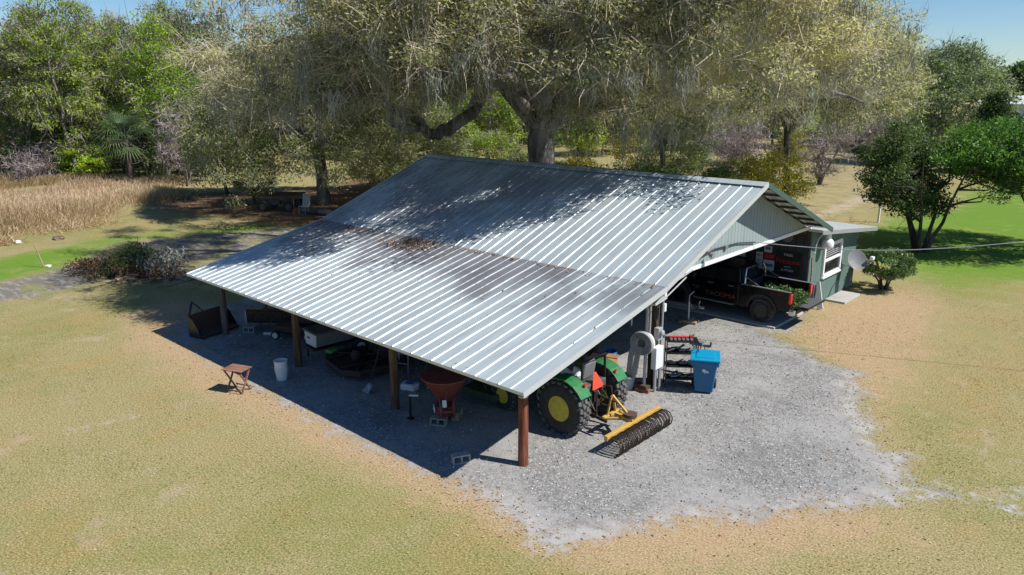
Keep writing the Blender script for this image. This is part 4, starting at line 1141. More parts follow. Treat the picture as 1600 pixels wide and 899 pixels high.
# leaf litter lying on the roof by the step
rng = np.random.default_rng(41)
c0 = np.array([-9.0, 4.72, ZE+(ZB-ZE)*4.72/YB+.045])
P = []
for (cx, cy, sx, sy, k_) in ((-9.0, 4.85, .45, .2, 420), (-9.7, 4.55, .5, .16, 160), (-12.4, 5.0, .4, .15, 130), (-7, 5.15, 3.5, .05, 260), (-6, 2.5, 4.5, 1.6, 60)):
    q = np.stack([rng.normal(cx, sx, k_), rng.normal(cy, sy, k_)], 1); q[:, 1] = np.clip(q[:, 1], .2, 5.2); q[:, 0] = np.clip(q[:, 0], -14.5, -.3)
    P += [(a, b, ZE+(ZB-ZE)*b/YB+.03+rng.uniform(0, .035)) for a, b in q]
V, lo_, sz_ = scatter_quads(rng, np.array(P), .07, .9)
tag(raw_mesh('roof_leaf_litter', V, lo_, sz_, LEAF['brown'], attrs={'t': rng.uniform(.5, 1, len(sz_))}), 'brown leaf litter caught on the lower roof below the step', 'leaves', kind='stuff')

# service cable from the gable out past the right of the photo
A = np.array([-.7, 11.6, 3.36]); B = px3(1600, 378, 25.0); Cc = A+(B-A)*2.0
pts = []
for q in np.linspace(0, 1, 17):
    p = A+(Cc-A)*q; pts.append(p-np.array([0, 0, .25*math.sin(PI*min(1, q*2))]) if q < .5 else p)
mb = MB(); mb.tube(pts, .013, 6)
tag(mb.build('service_cable', M['galv'], smooth=True), 'pale cable running from the gable wall out over the lawn', 'cable')
# ------------------------------------------------------------------ things under and round the barn
def text(parent, body, size, M_, mat, sx=1.0, ext=.002, shear=0.0):
    cu = bpy.data.curves.new('lettering', 'FONT'); cu.body = body; cu.size = size; cu.extrude = ext; cu.align_x = 'CENTER'; cu.align_y = 'CENTER'; cu.shear = shear
    f = bpy.data.objects.new('lettering_curve', cu); COL.objects.link(f)
    dg = bpy.context.evaluated_depsgraph_get(); dg.update(); me = bpy.data.meshes.new_from_object(f.evaluated_get(dg)); bpy.data.objects.remove(f)
    me.materials.clear(); me.materials.append(mat); o = bpy.data.objects.new('lettering', me); COL.objects.link(o); o.parent = parent
    o.matrix_local = M_ @ Matrix.Diagonal((sx, 1, 1, 1)); return o


ROT_FACE_MINUS_Y = Matrix.Rotation(R(90), 4, 'X')          # text readable from -y
def wheel(parent, c, r, w, rim_r, tyre_mat, rim_mat, axis='y', lugs=0, spokes=0, hub=True):
    """tyre (part) > rim (sub-part), lugs inside the tyre's own part"""
    A = T(*c) @ (M_AX if axis == 'y' else Matrix.Rotation(R(90), 4, 'Y'))
    t = MB(); h = w/2; b = w*.16
    t.lathe([(rim_r, -h*.8), (rim_r+.02, -h*.92), (r*.82, -h), (r-b, -h*.9), (r-.01, -h*.62), (r, -h*.3), (r, h*.3), (r-.01, h*.62), (r-b, h*.9), (r*.82, h), (rim_r+.02, h*.92), (rim_r, h*.8)], 40, A)
    o = t.build('tyre', tyre_mat, parent, smooth=True)
    if lugs:
        q = MB()
        for row, (z, tw) in enumerate(((-.34, .25), (-.115, -.25), (.115, .25), (.34, -.25))):
            for i in range(lugs):
                a = 2*PI*(i+.5*(row % 2))/lugs
                Q = A @ Matrix.Rotation(a, 4, 'Z') @ T(r+.008-(.02 if abs(z) > .3 else 0), 0, z*w) @ Matrix.Rotation(tw, 4, 'X')
                q.box((0, 0, 0), (.06, 2*PI*r/lugs*.62, w*.2), M=Q)
        q.build('tread', M['tyre_lug'], o, bevel=.008, seg=1)
    m = MB(); m.lathe([(rim_r+.005, -h*.88), (rim_r*.93, -h*.86), (rim_r*.88, -h*.55), (rim_r*.80, -h*.22), (rim_r*.66, -h*.18), (rim_r*.6, -h*.42), (rim_r*.42, -h*.5), (rim_r*.38, -h*.3), (rim_r*.2, -h*.3), (rim_r*.2, h*.3), (rim_r*.38, h*.3), (rim_r*.42, h*.5), (rim_r*.6, h*.42), (rim_r*.66, h*.18), (rim_r*.80, h*.22), (rim_r*.88, h*.55), (rim_r*.93, h*.86), (rim_r+.005, h*.88)], 32, A)
    rm = m.build('rim', rim_mat, o, smooth=True)
    q = MB()
    for s_ in (-1, 1):
        for i in range(8):
            a = 2*PI*i/8; q.lathe([(.016, 0), (.016, .03)], 6, A @ T(rim_r*.5*math.cos(a), rim_r*.5*math.sin(a), s_*h*.46-.015))
    q.build('bolt', M['dark_steel'], o)
    if spokes:
        q = MB()
        for s_ in (-1, 1):
            for i in range(spokes):
                q.box((rim_r*.5, 0, s_*h*.66), (rim_r*.86, .045, .035), M=A @ Matrix.Rotation(2*PI*i/spokes, 4, 'Z'))
        q.build('spoke', M['mid_grey'], o, bevel=.008)
    return o


# ---- tractor: local +x is forward; placed facing -x with its tail to the open gravel
tr = thing('tractor', 'green tractor with yellow rims and an orange warning triangle, half under the roof edge', 'tractor', (-1.14, 3.5, 0), PI)
wheel(tr, (0, .76, .655), .655, .46, .31, M['rubber'], M['yellow_rim'], lugs=22)
wheel(tr, (0, -.76, .655), .655, .46, .31, M['rubber'], M['yellow_rim'], lugs=22)
wheel(tr, (1.95, .74, .40), .40, .28, .2, M['rubber'], M['yellow_rim'], lugs=20)
wheel(tr, (1.95, -.74, .40), .40, .28, .2, M['rubber'], M['yellow_rim'], lugs=20)
mb = MB(); mb.box((.1, 0, .66), (.5, 1.15, .26)); mb.box((.75, 0, .62), (1.6, .42, .36)); mb.box((1.95, 0, .5), (.16, 1.3, .14)); mb.box((-.18, 0, .72), (.3, .5, .5)); mb.build('chassis', M['dark_steel'], tr, bevel=.02)
mb = MB(); mb.prism([(1.05, .8), (2.55, .78), (2.6, 1.12), (2.45, 1.28), (1.05, 1.36)], .62, T(0, .31, 0) @ M_XZ); hd = mb.build('hood', M['green_paint'], tr, bevel=.05, seg=3)
mb = MB(); mb.box((2.585, 0, .98), (.05, .5, .3)); mb.build('grille', M['black_plastic'], hd)
for s_ in (1, -1):
    mb = MB(); pr = []
    for i in range(11):
        a = R(8+14*i); pr.append((.76*math.cos(a)-.02, .655+.76*math.sin(a)))
    pr2 = [((x+.02)*.955-.02, .655+(z-.655)*.955) for x, z in pr][::-1]
    mb.prism(pr+pr2, .40, T(0, s_*.74+.20, 0) @ M_XZ); fd = mb.build('fender', M['green_paint'], tr, bevel=.012)
    mb = MB(); mb.prism(pr[1:-2]+[(-.35, .95), (.55, .9)], .03, T(0, s_*.53+.015, 0) @ M_XZ); mb.build('fender_skirt', M['black_plastic'], fd)
    mb = MB(); mb.box((-.52, s_*.62, 1.3), (.05, .08, .06)); mb.build('lamp', M['tail_red'], fd)
mb = MB(); mb.box((.35, 0, .84), (.95, 1.1, .06)); mb.box((-.1, 0, 1.0), (.5, .95, .26)); mb.build('platform', M['dark_grey'], tr, bevel=.03)
mb = MB(); mb.box((.12, 0, 1.18), (.48, .5, .12)); mb.box((-.13, 0, 1.42), (.12, .48, .46), ry=R(-10)); mb.build('seat', M['mid_grey'], tr, bevel=.05, seg=3)
mb = MB(); mb.tube([(-.3, .46, .7), (-.3, .46, 1.75), (-.3, -.46, 1.75), (-.3, -.46, .7)], .035, 8); mb.build('roll_bar', M['black_paint'], tr)
mb = MB(); mb.tube([(1.0, 0, 1.0), (.78, 0, 1.42)], .03, 8)
mb.tube([(.76+.08*math.sin(a), .2*math.cos(a), 1.44+.17*math.sin(a)) for a in np.linspace(0, 2*PI, 21)], .014, 6); mb.build('steering_wheel', M['black_plastic'], tr)
mb = MB(); mb.prism([(-.23, 0), (.23, 0), (.05, .40), (-.05, .40)], .012, T(-.43, -.02, 1.0) @ Matrix.Rotation(R(-90), 4, 'Z') @ Matrix.Rotation(R(72), 4, 'X')); mb.build('warning_triangle', M['orange_red'], tr)
mb = MB()
for s_ in (1, -1):
    mb.bar((-.35, s_*.3, .45), (-.98, s_*.36, .42), .05, .07); mb.bar((-.3, s_*.28, .95), (-.7, s_*.34, .43), .03, .03); mb.bar((-.38, s_*.2, .55), (-.38, s_*.2, 1.0), .05, .05)
    mb.bar((-.3, s_*.14, 1.0), (-.62, s_*.3, 1.02), .03, .03); mb.bar((-.62, s_*.3, 1.02), (-.66, s_*.34, .45), .03, .03)
mb.bar((-.33, 0, .86), (-.95, 0, .8), .04, .04); mb.box((-.4, 0, .62), (.1, .16, .16)); mb.box((-.38, .1, .85), (.16, .12, .3)); mb.build('three_point_hitch', M['dark_steel'], tr)
mb = MB()
for a, b in (((-.3, .05, .95), (-.42, .12, .7)), ((-.42, .12, .7), (-.36, .1, .5)), ((-.3, -.1, .98), (-.45, -.14, .74)), ((-.45, -.14, .74), (-.35, -.12, .6))): mb.tube([a, b], .014, 6)
mb.build('hose', M['grey_steel'], tr)
# things lying on the tractor platform
sk_ = thing('white_rag', 'crumpled white rag and bags on the tractor seat', 'rag', (-1.05, 3.4, 1.25))
rng = np.random.default_rng(5)
for c, s_, m_ in (((-.12, -.1, .08), .17, 'white_paint'), ((-.34, -.25, .02), .14, 'off_white'), ((-.1, .02, .3), .15, 'dull_green')):
    b = bmesh.new(); bmesh.ops.create_icosphere(b, subdivisions=2, radius=s_)
    for v in b.verts: v.co = v.co*(1+rng.uniform(-.25, .25)); v.co.z *= 1.1; v.co += Vector(c)
    me = bpy.data.meshes.new('cloth'); b.to_mesh(me); b.free(); me.materials.append(M[m_]); o = bpy.data.objects.new('cloth', me); COL.objects.link(o); o.parent = sk_

# ---- landscape rake behind the tractor
lr = thing('landscape_rake', 'yellow landscape rake with a row of dark curved tines behind the tractor', 'rake', (.30, 3.55, 0), 0)
mb = MB(); mb.bar((.02, -1.12, .40), (.02, 1.12, .40), .10, .12); mb.build('beam', M['gold_paint'], lr, bevel=.012)
mb = MB(); mb.bar((-.5, 0, .46), (.02, 0, .42), .12, .1); mb.bar((-.62, -.33, .42), (-.62, .33, .42), .09, .09)
mb.bar((-.62, -.33, .42), (-.2, -.05, .46), .06, .06); mb.bar((-.62, .33, .42), (-.2, .05, .46), .06, .06); mb.box((-.12, 0, .495), (.34, .22, .07)); mb.build('frame', M['gold_paint'], lr, bevel=.01)
mb = MB(); mb.bar((-.62, -.18, .42), (-.6, -.03, .92), .05, .04); mb.bar((-.62, .18, .42), (-.6, .03, .92), .05, .04); mb.bar((-.6, 0, .92), (-.05, 0, .5), .05, .05); mb.build('mast', M['gold_paint'], lr, bevel=.006)
mb = MB(); mb.lathe([(.05, -.05), (.16, -.05), (.16, .03), (.05, .03)], 18, T(-.08, 0, .585)); mb.build('pivot_plate', M['rust'], lr)
tine = MB(); tine.tube([(.05, 0, .36), (.17, 0, .43), (.31, 0, .41), (.40, 0, .29), (.39, 0, .15), (.30, 0, .03), (.22, 0, .0)], [.015, .015, .015, .015, .015, .014, .012], 6, True)
t0 = tine.build('tine', M['tine_steel'], lr, smooth=True); t0.location.y = -1.08
for i in range(1, 55):
    c = t0.copy(); COL.objects.link(c); c.parent = lr; c.location.y = -1.08+.04*i; c.rotation_euler.y = .05*math.sin(i*2.7); c.rotation_euler.z = .05*math.sin(i*4.1)

# ---- pickup truck: local +x forward; backed so its tail points to +x
tk = thing('pickup_truck', 'black double cab pickup with its tailgate down, parked under the gable', 'pickup', (-2.97, 14.85, .07), PI)


def arch(cx, r, z0, n=9, rev=False):
    p = [(cx-r*math.cos(PI*i/n), z0+r*math.sin(PI*i/n)) for i in range(n+1)]
    return p


low = [(-.78, .42)] + arch(1.62, .5, .42) + [(2.5, .45), (2.66, .6), (2.68, .95), (2.5, 1.1), (1.15, 1.2), (-.78, 1.22)]
mb = MB(); mb.prism(low, 1.82, T(0, .91, 0) @ M_XZ); mb.build('body', M['truck_black'], tk, bevel=.05, seg=3)
g = MB(); b = [(-.76, 1.2), (1.2, 1.2), (.5, 1.76), (-.62, 1.76)]
vs = [(x, s_*(.86 if z < 1.5 else .68), z) for s_ in (1, -1) for x, z in b]
g.add(vs, [(0, 1, 2, 3), (7, 6, 5, 4), (0, 4, 5, 1), (1, 5, 6, 2), (2, 6, 7, 3), (3, 7, 4, 0)]); g.build('cab', M['truck_black'], tk, bevel=.06, seg=3)
for s_ in (1, -1):
    def sp(x, z): return (x, s_*(.86-.18*(z-1.2)/.56+.012), z)
    for x0, x1, x2, x3 in ((-.62, .12, .1, -.54), (.2, .92, .48, .18)):
        mb = MB(); mb.quad(sp(x0, 1.25), sp(x1, 1.25), sp(x2, 1.66), sp(x3, 1.66)); wn = mb.build('window', M['glass_dark'], tk)
        so = wn.modifiers.new('thickness', 'SOLIDIFY'); so.thickness = .012
mb = MB(); mb.quad((-.772, -.7, 1.27), (-.772, .7, 1.27), (-.65, .6, 1.66), (-.65, -.6, 1.66)); mb.build('rear_window', M['glass_dark'], tk)
mb = MB(); mb.quad((1.13, -.74, 1.27), (1.13, .74, 1.27), (.58, .62, 1.7), (.58, -.62, 1.7)); mb.build('windscreen', M['glass_dark'], tk)
# bed: two sides with arches, floor, bulkhead
side = [(-2.6, .55)] + [(-2.12, .5)] + arch(-1.62, .5, .45) + [(-.8, .42), (-.8, 1.22), (-2.62, 1.2)]
for s_ in (1, -1): bed = MB(); bed.prism(side, .09, T(0, s_*.866+.045, 0) @ M_XZ); bed.build('bed_side', M['truck_black'], tk, bevel=.02)
mb = MB(); mb.box((-1.7, 0, .72), (1.82, 1.66, .06)); mb.box((-.83, 0, .98), (.06, 1.66, .48))
for s_ in (1, -1): mb.box((-1.62, s_*.72, .82), (.9, .2, .2))
mb.build('bed_floor', M['black_plastic'], tk)
mb = MB()
for s_ in (1, -1): mb.bar((-.82, s_*.87, 1.235), (-2.6, s_*.87, 1.22), .1, .03)
mb.build('bed_rail', M['mid_grey'], tk, bevel=.008)
for s_ in (1, -1):
    fl = MB()
    for cx in (-1.62, 1.62):
        p = [(cx-.57*math.cos(PI*i/10), .45+.57*math.sin(PI*i/10)) for i in range(11)]; q = [(cx-.475*math.cos(PI*i/10), .45+.475*math.sin(PI*i/10)) for i in range(11)][::-1]
        fl.prism(p+q, .05, T(0, s_*.93+.025, 0) @ M_XZ)
    fl.build('fender_flare', M['black_plastic'], tk, bevel=.012)
for cx in (-1.62, 1.62):
    for s_ in (1, -1): wheel(tk, (cx, s_*.80, .39), .39, .26, .23, M['rubber'], M['black_paint'], lugs=30, spokes=6)
mb = MB(); mb.box((-2.9, 0, .70), (.56, 1.5, .06)); tg = mb.build('tailgate', M['truck_black'], tk, bevel=.015)
mb = MB(); mb.box((-2.9, 0, .735), (.5, 1.36, .012)); mb.build('tailgate_liner', M['dark_grey'], tg)
mb = MB(); mb.box((-2.7, 0, .52), (.18, 1.5, .16)); mb.box((-2.8, 0, .46), (.12, .2, .08)); bp_ = mb.build('rear_bumper', M['black_plastic'], tk, bevel=.03)
mb = MB(); mb.box((-2.68, .82, .52), (.2, .2, .2)); mb.box((-2.68, -.82, .52), (.2, .2, .2)); mb.build('bumper_corner', M['chrome'], tk, bevel=.04)
for s_ in (1, -1):
    mb = MB(); mb.box((-2.6, s_*.85, .99), (.1, .15, .36)); mb.build('tail_light', M['tail_red'], tk, bevel=.03, seg=3)
    mb = MB(); mb.box((.98, s_*1.0, 1.3), (.12, .2, .16)); mb.build('mirror', M['black_plastic'], tk, bevel=.04, seg=3)
    mb = MB(); mb.tube([(-.6, s_*.93, .44), (1.0, s_*.93, .44)], .035, 8); mb.build('side_step', M['mid_grey'], tk)
    for x in (-.45, .35):
        mb = MB(); mb.box((x, s_*.925, 1.1), (.2, .025, .035)); mb.build('door_handle', M['mid_grey'], tk, bevel=.008)
mb = MB()
for s_ in (1, -1): mb.tube([(-.92, s_*.82, 1.22), (-.9, s_*.78, 1.55), (-.86, s_*.66, 1.74)], .032, 8); mb.tube([(-.92, s_*.82, 1.5), (-1.45, s_*.84, 1.25)], .022, 8)
mb.tube([(-.86, -.66, 1.74), (-.86, .66, 1.74)], .032, 8); mb.build('sport_bar', M['chrome'], tk, smooth=True)
mb = MB(); mb.box((2.7, 0, .68), (.12, 1.6, .3)); mb.build('front_bumper', M['black_plastic'], tk, bevel=.03)
k = N('decal_grey'); k.bsdf((.085, .08, .08), .6); DG = k.m
k = N('decal_red'); k.bsdf((.28, .025, .022), .6); DR = k.m
FACE = T(0, .918, 0) @ Matrix.Rotation(PI, 4, 'Z') @ Matrix.Rotation(R(90), 4, 'X')
text(tk, 'TAC', .21, T(.27, 0, .70) @ FACE, DG, 1.4)
text(tk, 'OMA', .21, T(-.33, 0, .70) @ FACE, DR, 1.4)
mb = MB()
for i in range(3): mb.box((.95-.03*i, .914, .88-.045*i), (.34-.08*i, .008, .02))
mb.build('side_stripe', DG, tk)
text(tk, 'OFF ROAD', .075, T(-2.15, .005, 1.1) @ FACE, DR, 1.2)
# cut branches in the bed and on the tailgate
rng = np.random.default_rng(61)
pb = thing('green_cuttings', 'cut leafy green branches heaped in the open bed of the black pickup', 'branches', (-.97, 14.85, .82))
C = np.stack([rng.uniform(-.8, .75, 80), rng.uniform(-.62, .55, 80), rng.uniform(.02, .30, 80)], 1); C[:, 2] *= (1-.35*(C[:, 0] > .45)); C[:, 1] -= .12*(C[:, 0] > .3)
V, t = leaf_cloud(rng, C, (.2, .2, .12), 60, .085, .5, np.clip(rng.normal(.6, .2, 80), 0, 1), .6); build_leaves('leaves', V, t, LEAF['clip'], pb)
mb = MB()
for i in range(14): mb.tube([C[i], C[i]+np.array([rng.uniform(-.5, .5), rng.uniform(-.3, .3), .05])], .01, 5)
mb.build('stem', M['dead_branch'], pb)

# ---- boat on its trailer and the two trailer tongues
bt = thing('boat_trailer', 'grey trailer with a tongue and a red banded jack by the meter post', 'trailer', (-5.6, 9.4, 0))
mb = MB(); mb.bar((-3.5, 0, .48), (3.2, 0, .46), .1, .12); mb.bar((-3.4, -.8, .48), (-.5, -.8, .48), .08, .1); mb.bar((-3.4, .8, .48), (-.5, .8, .48), .08, .1); mb.bar((-.5, -.8, .48), (1.6, 0, .47), .07, .1); mb.bar((-.5, .8, .48), (1.6, 0, .47), .07, .1); mb.bar((-2.5, -1, .4), (-2.5, 1, .4), .07, .07); mb.build('frame', M['grey_steel'], bt, bevel=.008)
mb = MB(); mb.bar((1.9, 0, .52), (1.9, 0, 1.1), .07, .07); mb.build('winch_post', M['galv'], bt)
mb = MB(); mb.tube([(2.55, 0, .46), (2.7, 0, .46)], .075, 10); mb.build('red_band', M['red_plastic'], bt)
mb = MB(); mb.bar((3.0, .08, .02), (3.0, .08, .8), .06, .06); mb.build('jack', M['galv'], bt)
for s_ in (1, -1): wheel(bt, (-2.5, s_*1.02, .3), .3, .18, .17, M['rubber'], M['white_paint'])
bo = thing('boat', 'pale grey boat with a pointed bow resting on its trailer under the roof', 'boat', (-5.6, 9.4, .56))
b = bmesh.new(); st = []
for i, x in enumerate(np.linspace(-3.0, 1.75, 10)):
    q = i/9; w = .92*(1-max(0, q-.45)**2*3.2); w = max(w, .03); kz = .02+.42*max(0, q-.5)**2*2
    st.append([b.verts.new(c) for c in ((x, -w, .62+.1*q), (x, -w*.82, kz+.2), (x, 0, kz), (x, w*.82, kz+.2), (x, w, .62+.1*q))])
for i in range(9):
    for j in range(4): b.faces.new((st[i][j], st[i+1][j], st[i+1][j+1], st[i][j+1]))
b.faces.new(st[0]); 
me = bpy.data.meshes.new('hull'); bmesh.ops.recalc_face_normals(b, faces=b.faces); b.to_mesh(me); b.free(); me.materials.append(M['grey_plastic']); o = bpy.data.objects.new('hull', me); COL.objects.link(o); o.parent = bo
s_ = o.modifiers.new('t', 'SOLIDIFY'); s_.thickness = .03; s_ = o.modifiers.new('s', 'SUBSURF'); s_.levels = 2; s_.render_levels = 2
mb = MB(); mb.tube([(-3, -.93, .63), (-.6, -.93, .66), (.6, -.72, .69), (1.3, -.32, .71), (1.78, 0, .72), (1.3, .32, .71), (.6, .72, .69), (-.6, .93, .66), (-3, .93, .63)], .03, 8); mb.build('gunwale', M['chrome'], bo, smooth=True)
mb = MB(); mb.box((-.9, 0, .58), (2.6, 1.3, .05)); mb.build('deck', M['white_plastic'], bo, bevel=.02)

t2 = thing('flat_trailer', 'dark flat trailer whose tongue jack stands on wooden blocks near the pickup', 'trailer', (-5.9, 12.2, 0))
mb = MB(); mb.bar((-1.2, 0, .6), (2.75, .3, .58), .1, .13); mb.bar((-1.2, -.8, .62), (.9, .05, .6), .07, .1); mb.bar((-1.2, .8, .62), (.9, .25, .6), .07, .1); mb.box((-3, 0, .66), (3.6, 1.8, .1)); mb.build('frame', M['mid_grey'], t2, bevel=.008)
mb = MB(); mb.bar((2.65, .3, .62), (3.0, .32, .62), .12, .1); mb.tube([(2.95, .32, .62), (3.12, .33, .62)], .06, 10); mb.tube([(2.9, .34, .66), (2.95, .36, .82)], .015, 6); mb.build('coupler', M['chrome'], t2, bevel=.01)
mb = MB(); mb.tube([(2.62, .18, .16), (2.62, .18, .78)], .035, 10); mb.tube([(2.62, .18, .78), (2.62, .18, 1.0), (2.72, .3, 1.14)], .018, 6); mb.lathe([(.1, .14), (.1, .16)], 12, T(2.62, .18, 0)); mb.build('jack', M['galv'], t2)
for s_ in (1, -1): wheel(t2, (-3.2, s_*1.0, .34), .34, .2, .19, M['rubber'], M['dark_grey'])
mb = MB(); mb.bar((.2, .1, .66), (.55, .2, 1.35), .05, .05); mb.bar((.9, .15, .66), (.55, .2, 1.35), .05, .05); mb.build('stand', M['dark_steel'], t2)
bl = thing('wooden_blocks', 'short stack of pale wooden blocks under the trailer jack', 'blocks', (-3.28, 12.4, 0), R(15))
mb = MB(); mb.box((0, -.13, .05), (.62, .16, .09)); mb.build('block', M['pale_wood'], bl, bevel=.006)
mb = MB(); mb.box((.04, .13, .05), (.6, .18, .09), rz=.15); mb.build('block', M['pale_wood'], bl, bevel=.006)
mb = MB(); mb.box((0, 0, .121), (.3, .5, .04), rz=.1); mb.build('block', M['pale_wood'], bl, bevel=.006)

# ---- the meter post: boxes, pipes, hose reel
ep = thing('electric_panel', 'white electric box with grey pipes fixed to the dark service post', 'electric box', (-.82, 6.38, 0))
mb = MB(); mb.box((.02, -.06, 1.0), (.16, .36, .62)); mb.build('box', M['white_plastic'], ep, bevel=.015)
mb = MB(); mb.box((.0, -.02, 1.66), (.15, .22, .34)); mb.lathe([(.08, 0), (.08, .07), (.05, .09)], 16, T(.075, -.02, 1.7) @ Matrix.Rotation(R(90), 4, 'Y')); mb.build('meter', M['grey_plastic'], ep, bevel=.012)
mb = MB(); mb.tube([(.0, -.1, 0), (.0, -.1, .7)], .045, 10); mb.tube([(.02, .1, 0), (.02, .1, .7)], .04, 10); mb.tube([(-.25, -.22, 0), (-.25, -.22, 3.3)], .045, 10); mb.tube([(-.14, -.24, 1.2), (-.14, -.24, 3.35)], .035, 10); mb.tube([(.03, .1, 1.84), (.03, .1, 3.2)], .03, 10); mb.build('conduit', M['galv'], ep, smooth=True)
mb = MB(); mb.box((.02, .16, 2.7), (.1, .1, .16)); mb.box((.02, .17, 2.35), (.1, .1, .22)); mb.box((.03, .16, 3.0), (.12, .1, .12)); mb.build('small_box', M['white_plastic'], ep, bevel=.01)
hr = thing('hose_reel', 'round grey hose reel hung on the service post with hose trailing down', 'hose', (-1.12, 6.16, 0))
mb = MB(); A = T(.0, -.12, 1.40) @ Matrix.Rotation(R(8), 4, 'Z') @ M_AX
mb.lathe([(.06, .02), (.30, .02), (.34, .0), (.345, .09), (.32, .12), (.06, .12)], 28, A); mb.build('drum', M['off_white'], hr, smooth=True)
mb = MB()
for i in range(5): mb.lathe([(.12+.042*i, .0), (.13+.042*i, -.06), (.145+.042*i, -.075), (.16+.042*i, -.06), (.165+.042*i, .0)], 28, A)
mb.build('coil', M['grey_plastic'], hr, smooth=True)
mb = MB()
for i in range(5): mb.tube([(-.26+.05*i, -.17, 1.42-.03*i), (-.34+.03*i, -.2, 1.0), (-.38+.03*i, -.2, .5), (-.3+.02*i, -.2, .18+.04*i), (-.22+.03*i, -.19, .5), (-.16+.03*i, -.17, 1.0), (-.12+.04*i, -.16, 1.3)], .026, 8)
mb.build('hose', M['grey_plastic'], hr, smooth=True)


def bucket(name, label, loc, r, h, mat, extra=0, group=None, hndl=True):
    t = thing(name, label, 'bucket', loc, 0, group); m = MB()
    m.lathe([(r*.82, 0), (r*.9, h*.4), (r*.97, h*.86), (r*1.06, h*.87), (r*1.06, h*.93), (r*1.0, h*.94), (r*1.03, h), (r*.97, h), (r*.8, .02), (0, .02)], 24)
    for i in range(extra): m.lathe([(r*1.0, h+.02+.11*i), (r*1.06, h+.05+.11*i), (r*1.06, h+.12+.11*i), (r*1.0, h+.13+.11*i)], 24)
    m.build('body', mat, t, smooth=True)
    if hndl:
        m = MB(); m.tube([(r*math.cos(a)*1.05, r*.55*math.sin(a)-r*.2, h*.9-.25*r*math.sin(a)) for a in np.linspace(0, PI, 11)], .006, 5); m.build('handle', M['galv'], t)
    return t


bucket('bucket', 'grey bucket on the gravel beside the far rear tractor wheel', (-1.5, 6.0, .004), .2, .4, M['grey_plastic'])
bk = bucket('bucket', 'two white buckets stacked inside one another in the barn shade', (-9.24, -.05, .004), .18, .32, M['white_plastic'], 0, None, False)
m = MB(); m.lathe([(.165, .22), (.175, .35), (.19, .355), (.19, .38), (.178, .385), (.185, .55), (.195, .555), (.195, .575), (.175, .575), (.15, .3)], 24); m.build('inner_bucket', M['white_plastic'], bk, smooth=True)

# cinder blocks, with two cells each
def cinder(label, loc, rz=0, mat='cinder', tilt=0.0, upright=False, group=None):
    t = thing('cinder_block', label, 'block', loc, rz, group); m = MB()
    for y in (-.085, .085): m.box((0, y, .095), (.4, .03, .19))
    for x in (-.185, 0, .185): m.box((x, 0, .0955), (.03, .142, .189))
    o = m.build('body', M[mat], t)
    if upright: o.rotation_euler = (R(90), 0, 0); o.location = (0, .095, .1)
    return t


cinder('pale cinder block lying in the sun at the corner of the barn shadow', (-1.86, .0, .004), R(62), 'cinder', upright=True)
cinder('cinder block on the gravel by the grey post, in front of the box blade', (-13.9, 1.5, .004), R(35), 'cinder', upright=True)
cinder('old yellowish cinder block under the near side of the red spreader', (-3.66, .96, .004), R(28), 'cinder_old', upright=True)
cinder('old yellowish cinder block under the far side of the red spreader', (-3.62, 1.55, .004), R(120), 'cinder_old', upright=True)

# ---- red cone spreader
sp_ = thing('cone_spreader', 'rusty red cone spreader standing on old cinder blocks', 'spreader', (-3.72, 1.25, 0), R(-35))
m = MB(); m.lathe([(.12, .52), (.22, .6), (.56, 1.17), (.58, 1.18), (.58, 1.21), (.55, 1.21), (.2, .62), (0, .58)], 36); hp = m.build('hopper', M['spreader_red'], sp_, smooth=True)
m = MB(); m.lathe([(.572, 1.19), (.595, 1.19), (.595, 1.215), (.572, 1.215)], 36); m.build('rim', M['spreader_red'], hp)
m = MB()
for a0 in (R(205), R(330)): 
    p = [(.42*math.cos(t_), -.16 if a0 < 4 else .16, .42+.30*math.sin(t_)) for t_ in np.linspace(0, 2*PI, 25)]; m.tube(p, .034, 8)
m.bar((-.42, -.16, .42), (-.42, .16, .42), .05, .05); m.bar((.42, -.16, .42), (.42, .16, .42), .05, .05); m.bar((-.3, -.12, .26), (-.2, .1, .62), .05, .02); m.bar((.3, -.12, .26), (.44, 0, .98), .06, .02); m.build('frame', M['spreader_red'], sp_, smooth=True)
m = MB(); m.lathe([(.05, .2), (.24, .2), (.28, .26), (.26, .44), (.05, .46)], 24); m.build('gear_case', M['spreader_red'], sp_, smooth=True)
m = MB(); m.box((.0, -.285, .35), (.26, .02, .15)); m.build('plate', M['white_paint'], sp_, bevel=.004)
m = MB(); m.box((-.22, -.37, .86), (.16, .008, .09), rx=R(-29), rz=R(-30)); m.build('sticker', M['off_white'], hp)
m = MB(); m.box((-.42, -.08, .72), (.1, .08, .14), ry=.4); m.box((.48, -.08, .66), (.1, .1, .18), ry=-.3); m.build('bracket', M['white_plastic'], sp_, bevel=.015)
js = thing('prop_stand', 'thin black stand beside the spreader', 'stand', (-4.45, .72, 0))
m = MB(); m.tube([(0, 0, 0), (0, 0, .62)], .03, 8); m.lathe([(.09, .004), (.09, .02)], 12); m.build('pole', M['black_paint'], js)
m = MB(); m.bar((-.02, 0, .63), (.22, .1, .66), .05, .04); m.build('arm', M['off_white'], js)
bg_ = thing('feed_bag', 'half full white and blue bag on the gravel behind the brown post', 'bag', (-5.95, 1.95, 0), R(20))
b = bmesh.new(); bmesh.ops.create_cube(b, size=1); bmesh.ops.subdivide_edges(b, edges=b.edges, cuts=4, use_grid_fill=True); rng = np.random.default_rng(3)
for v in b.verts: v.co = Vector((v.co.x*.5*(1-.3*abs(v.co.y)), v.co.y*.34, max(-.09, v.co.z*.18)+.09))+Vector(tuple(rng.normal(0, .012, 3)))
for v in b.verts: v.co.z = max(v.co.z, 0.005)
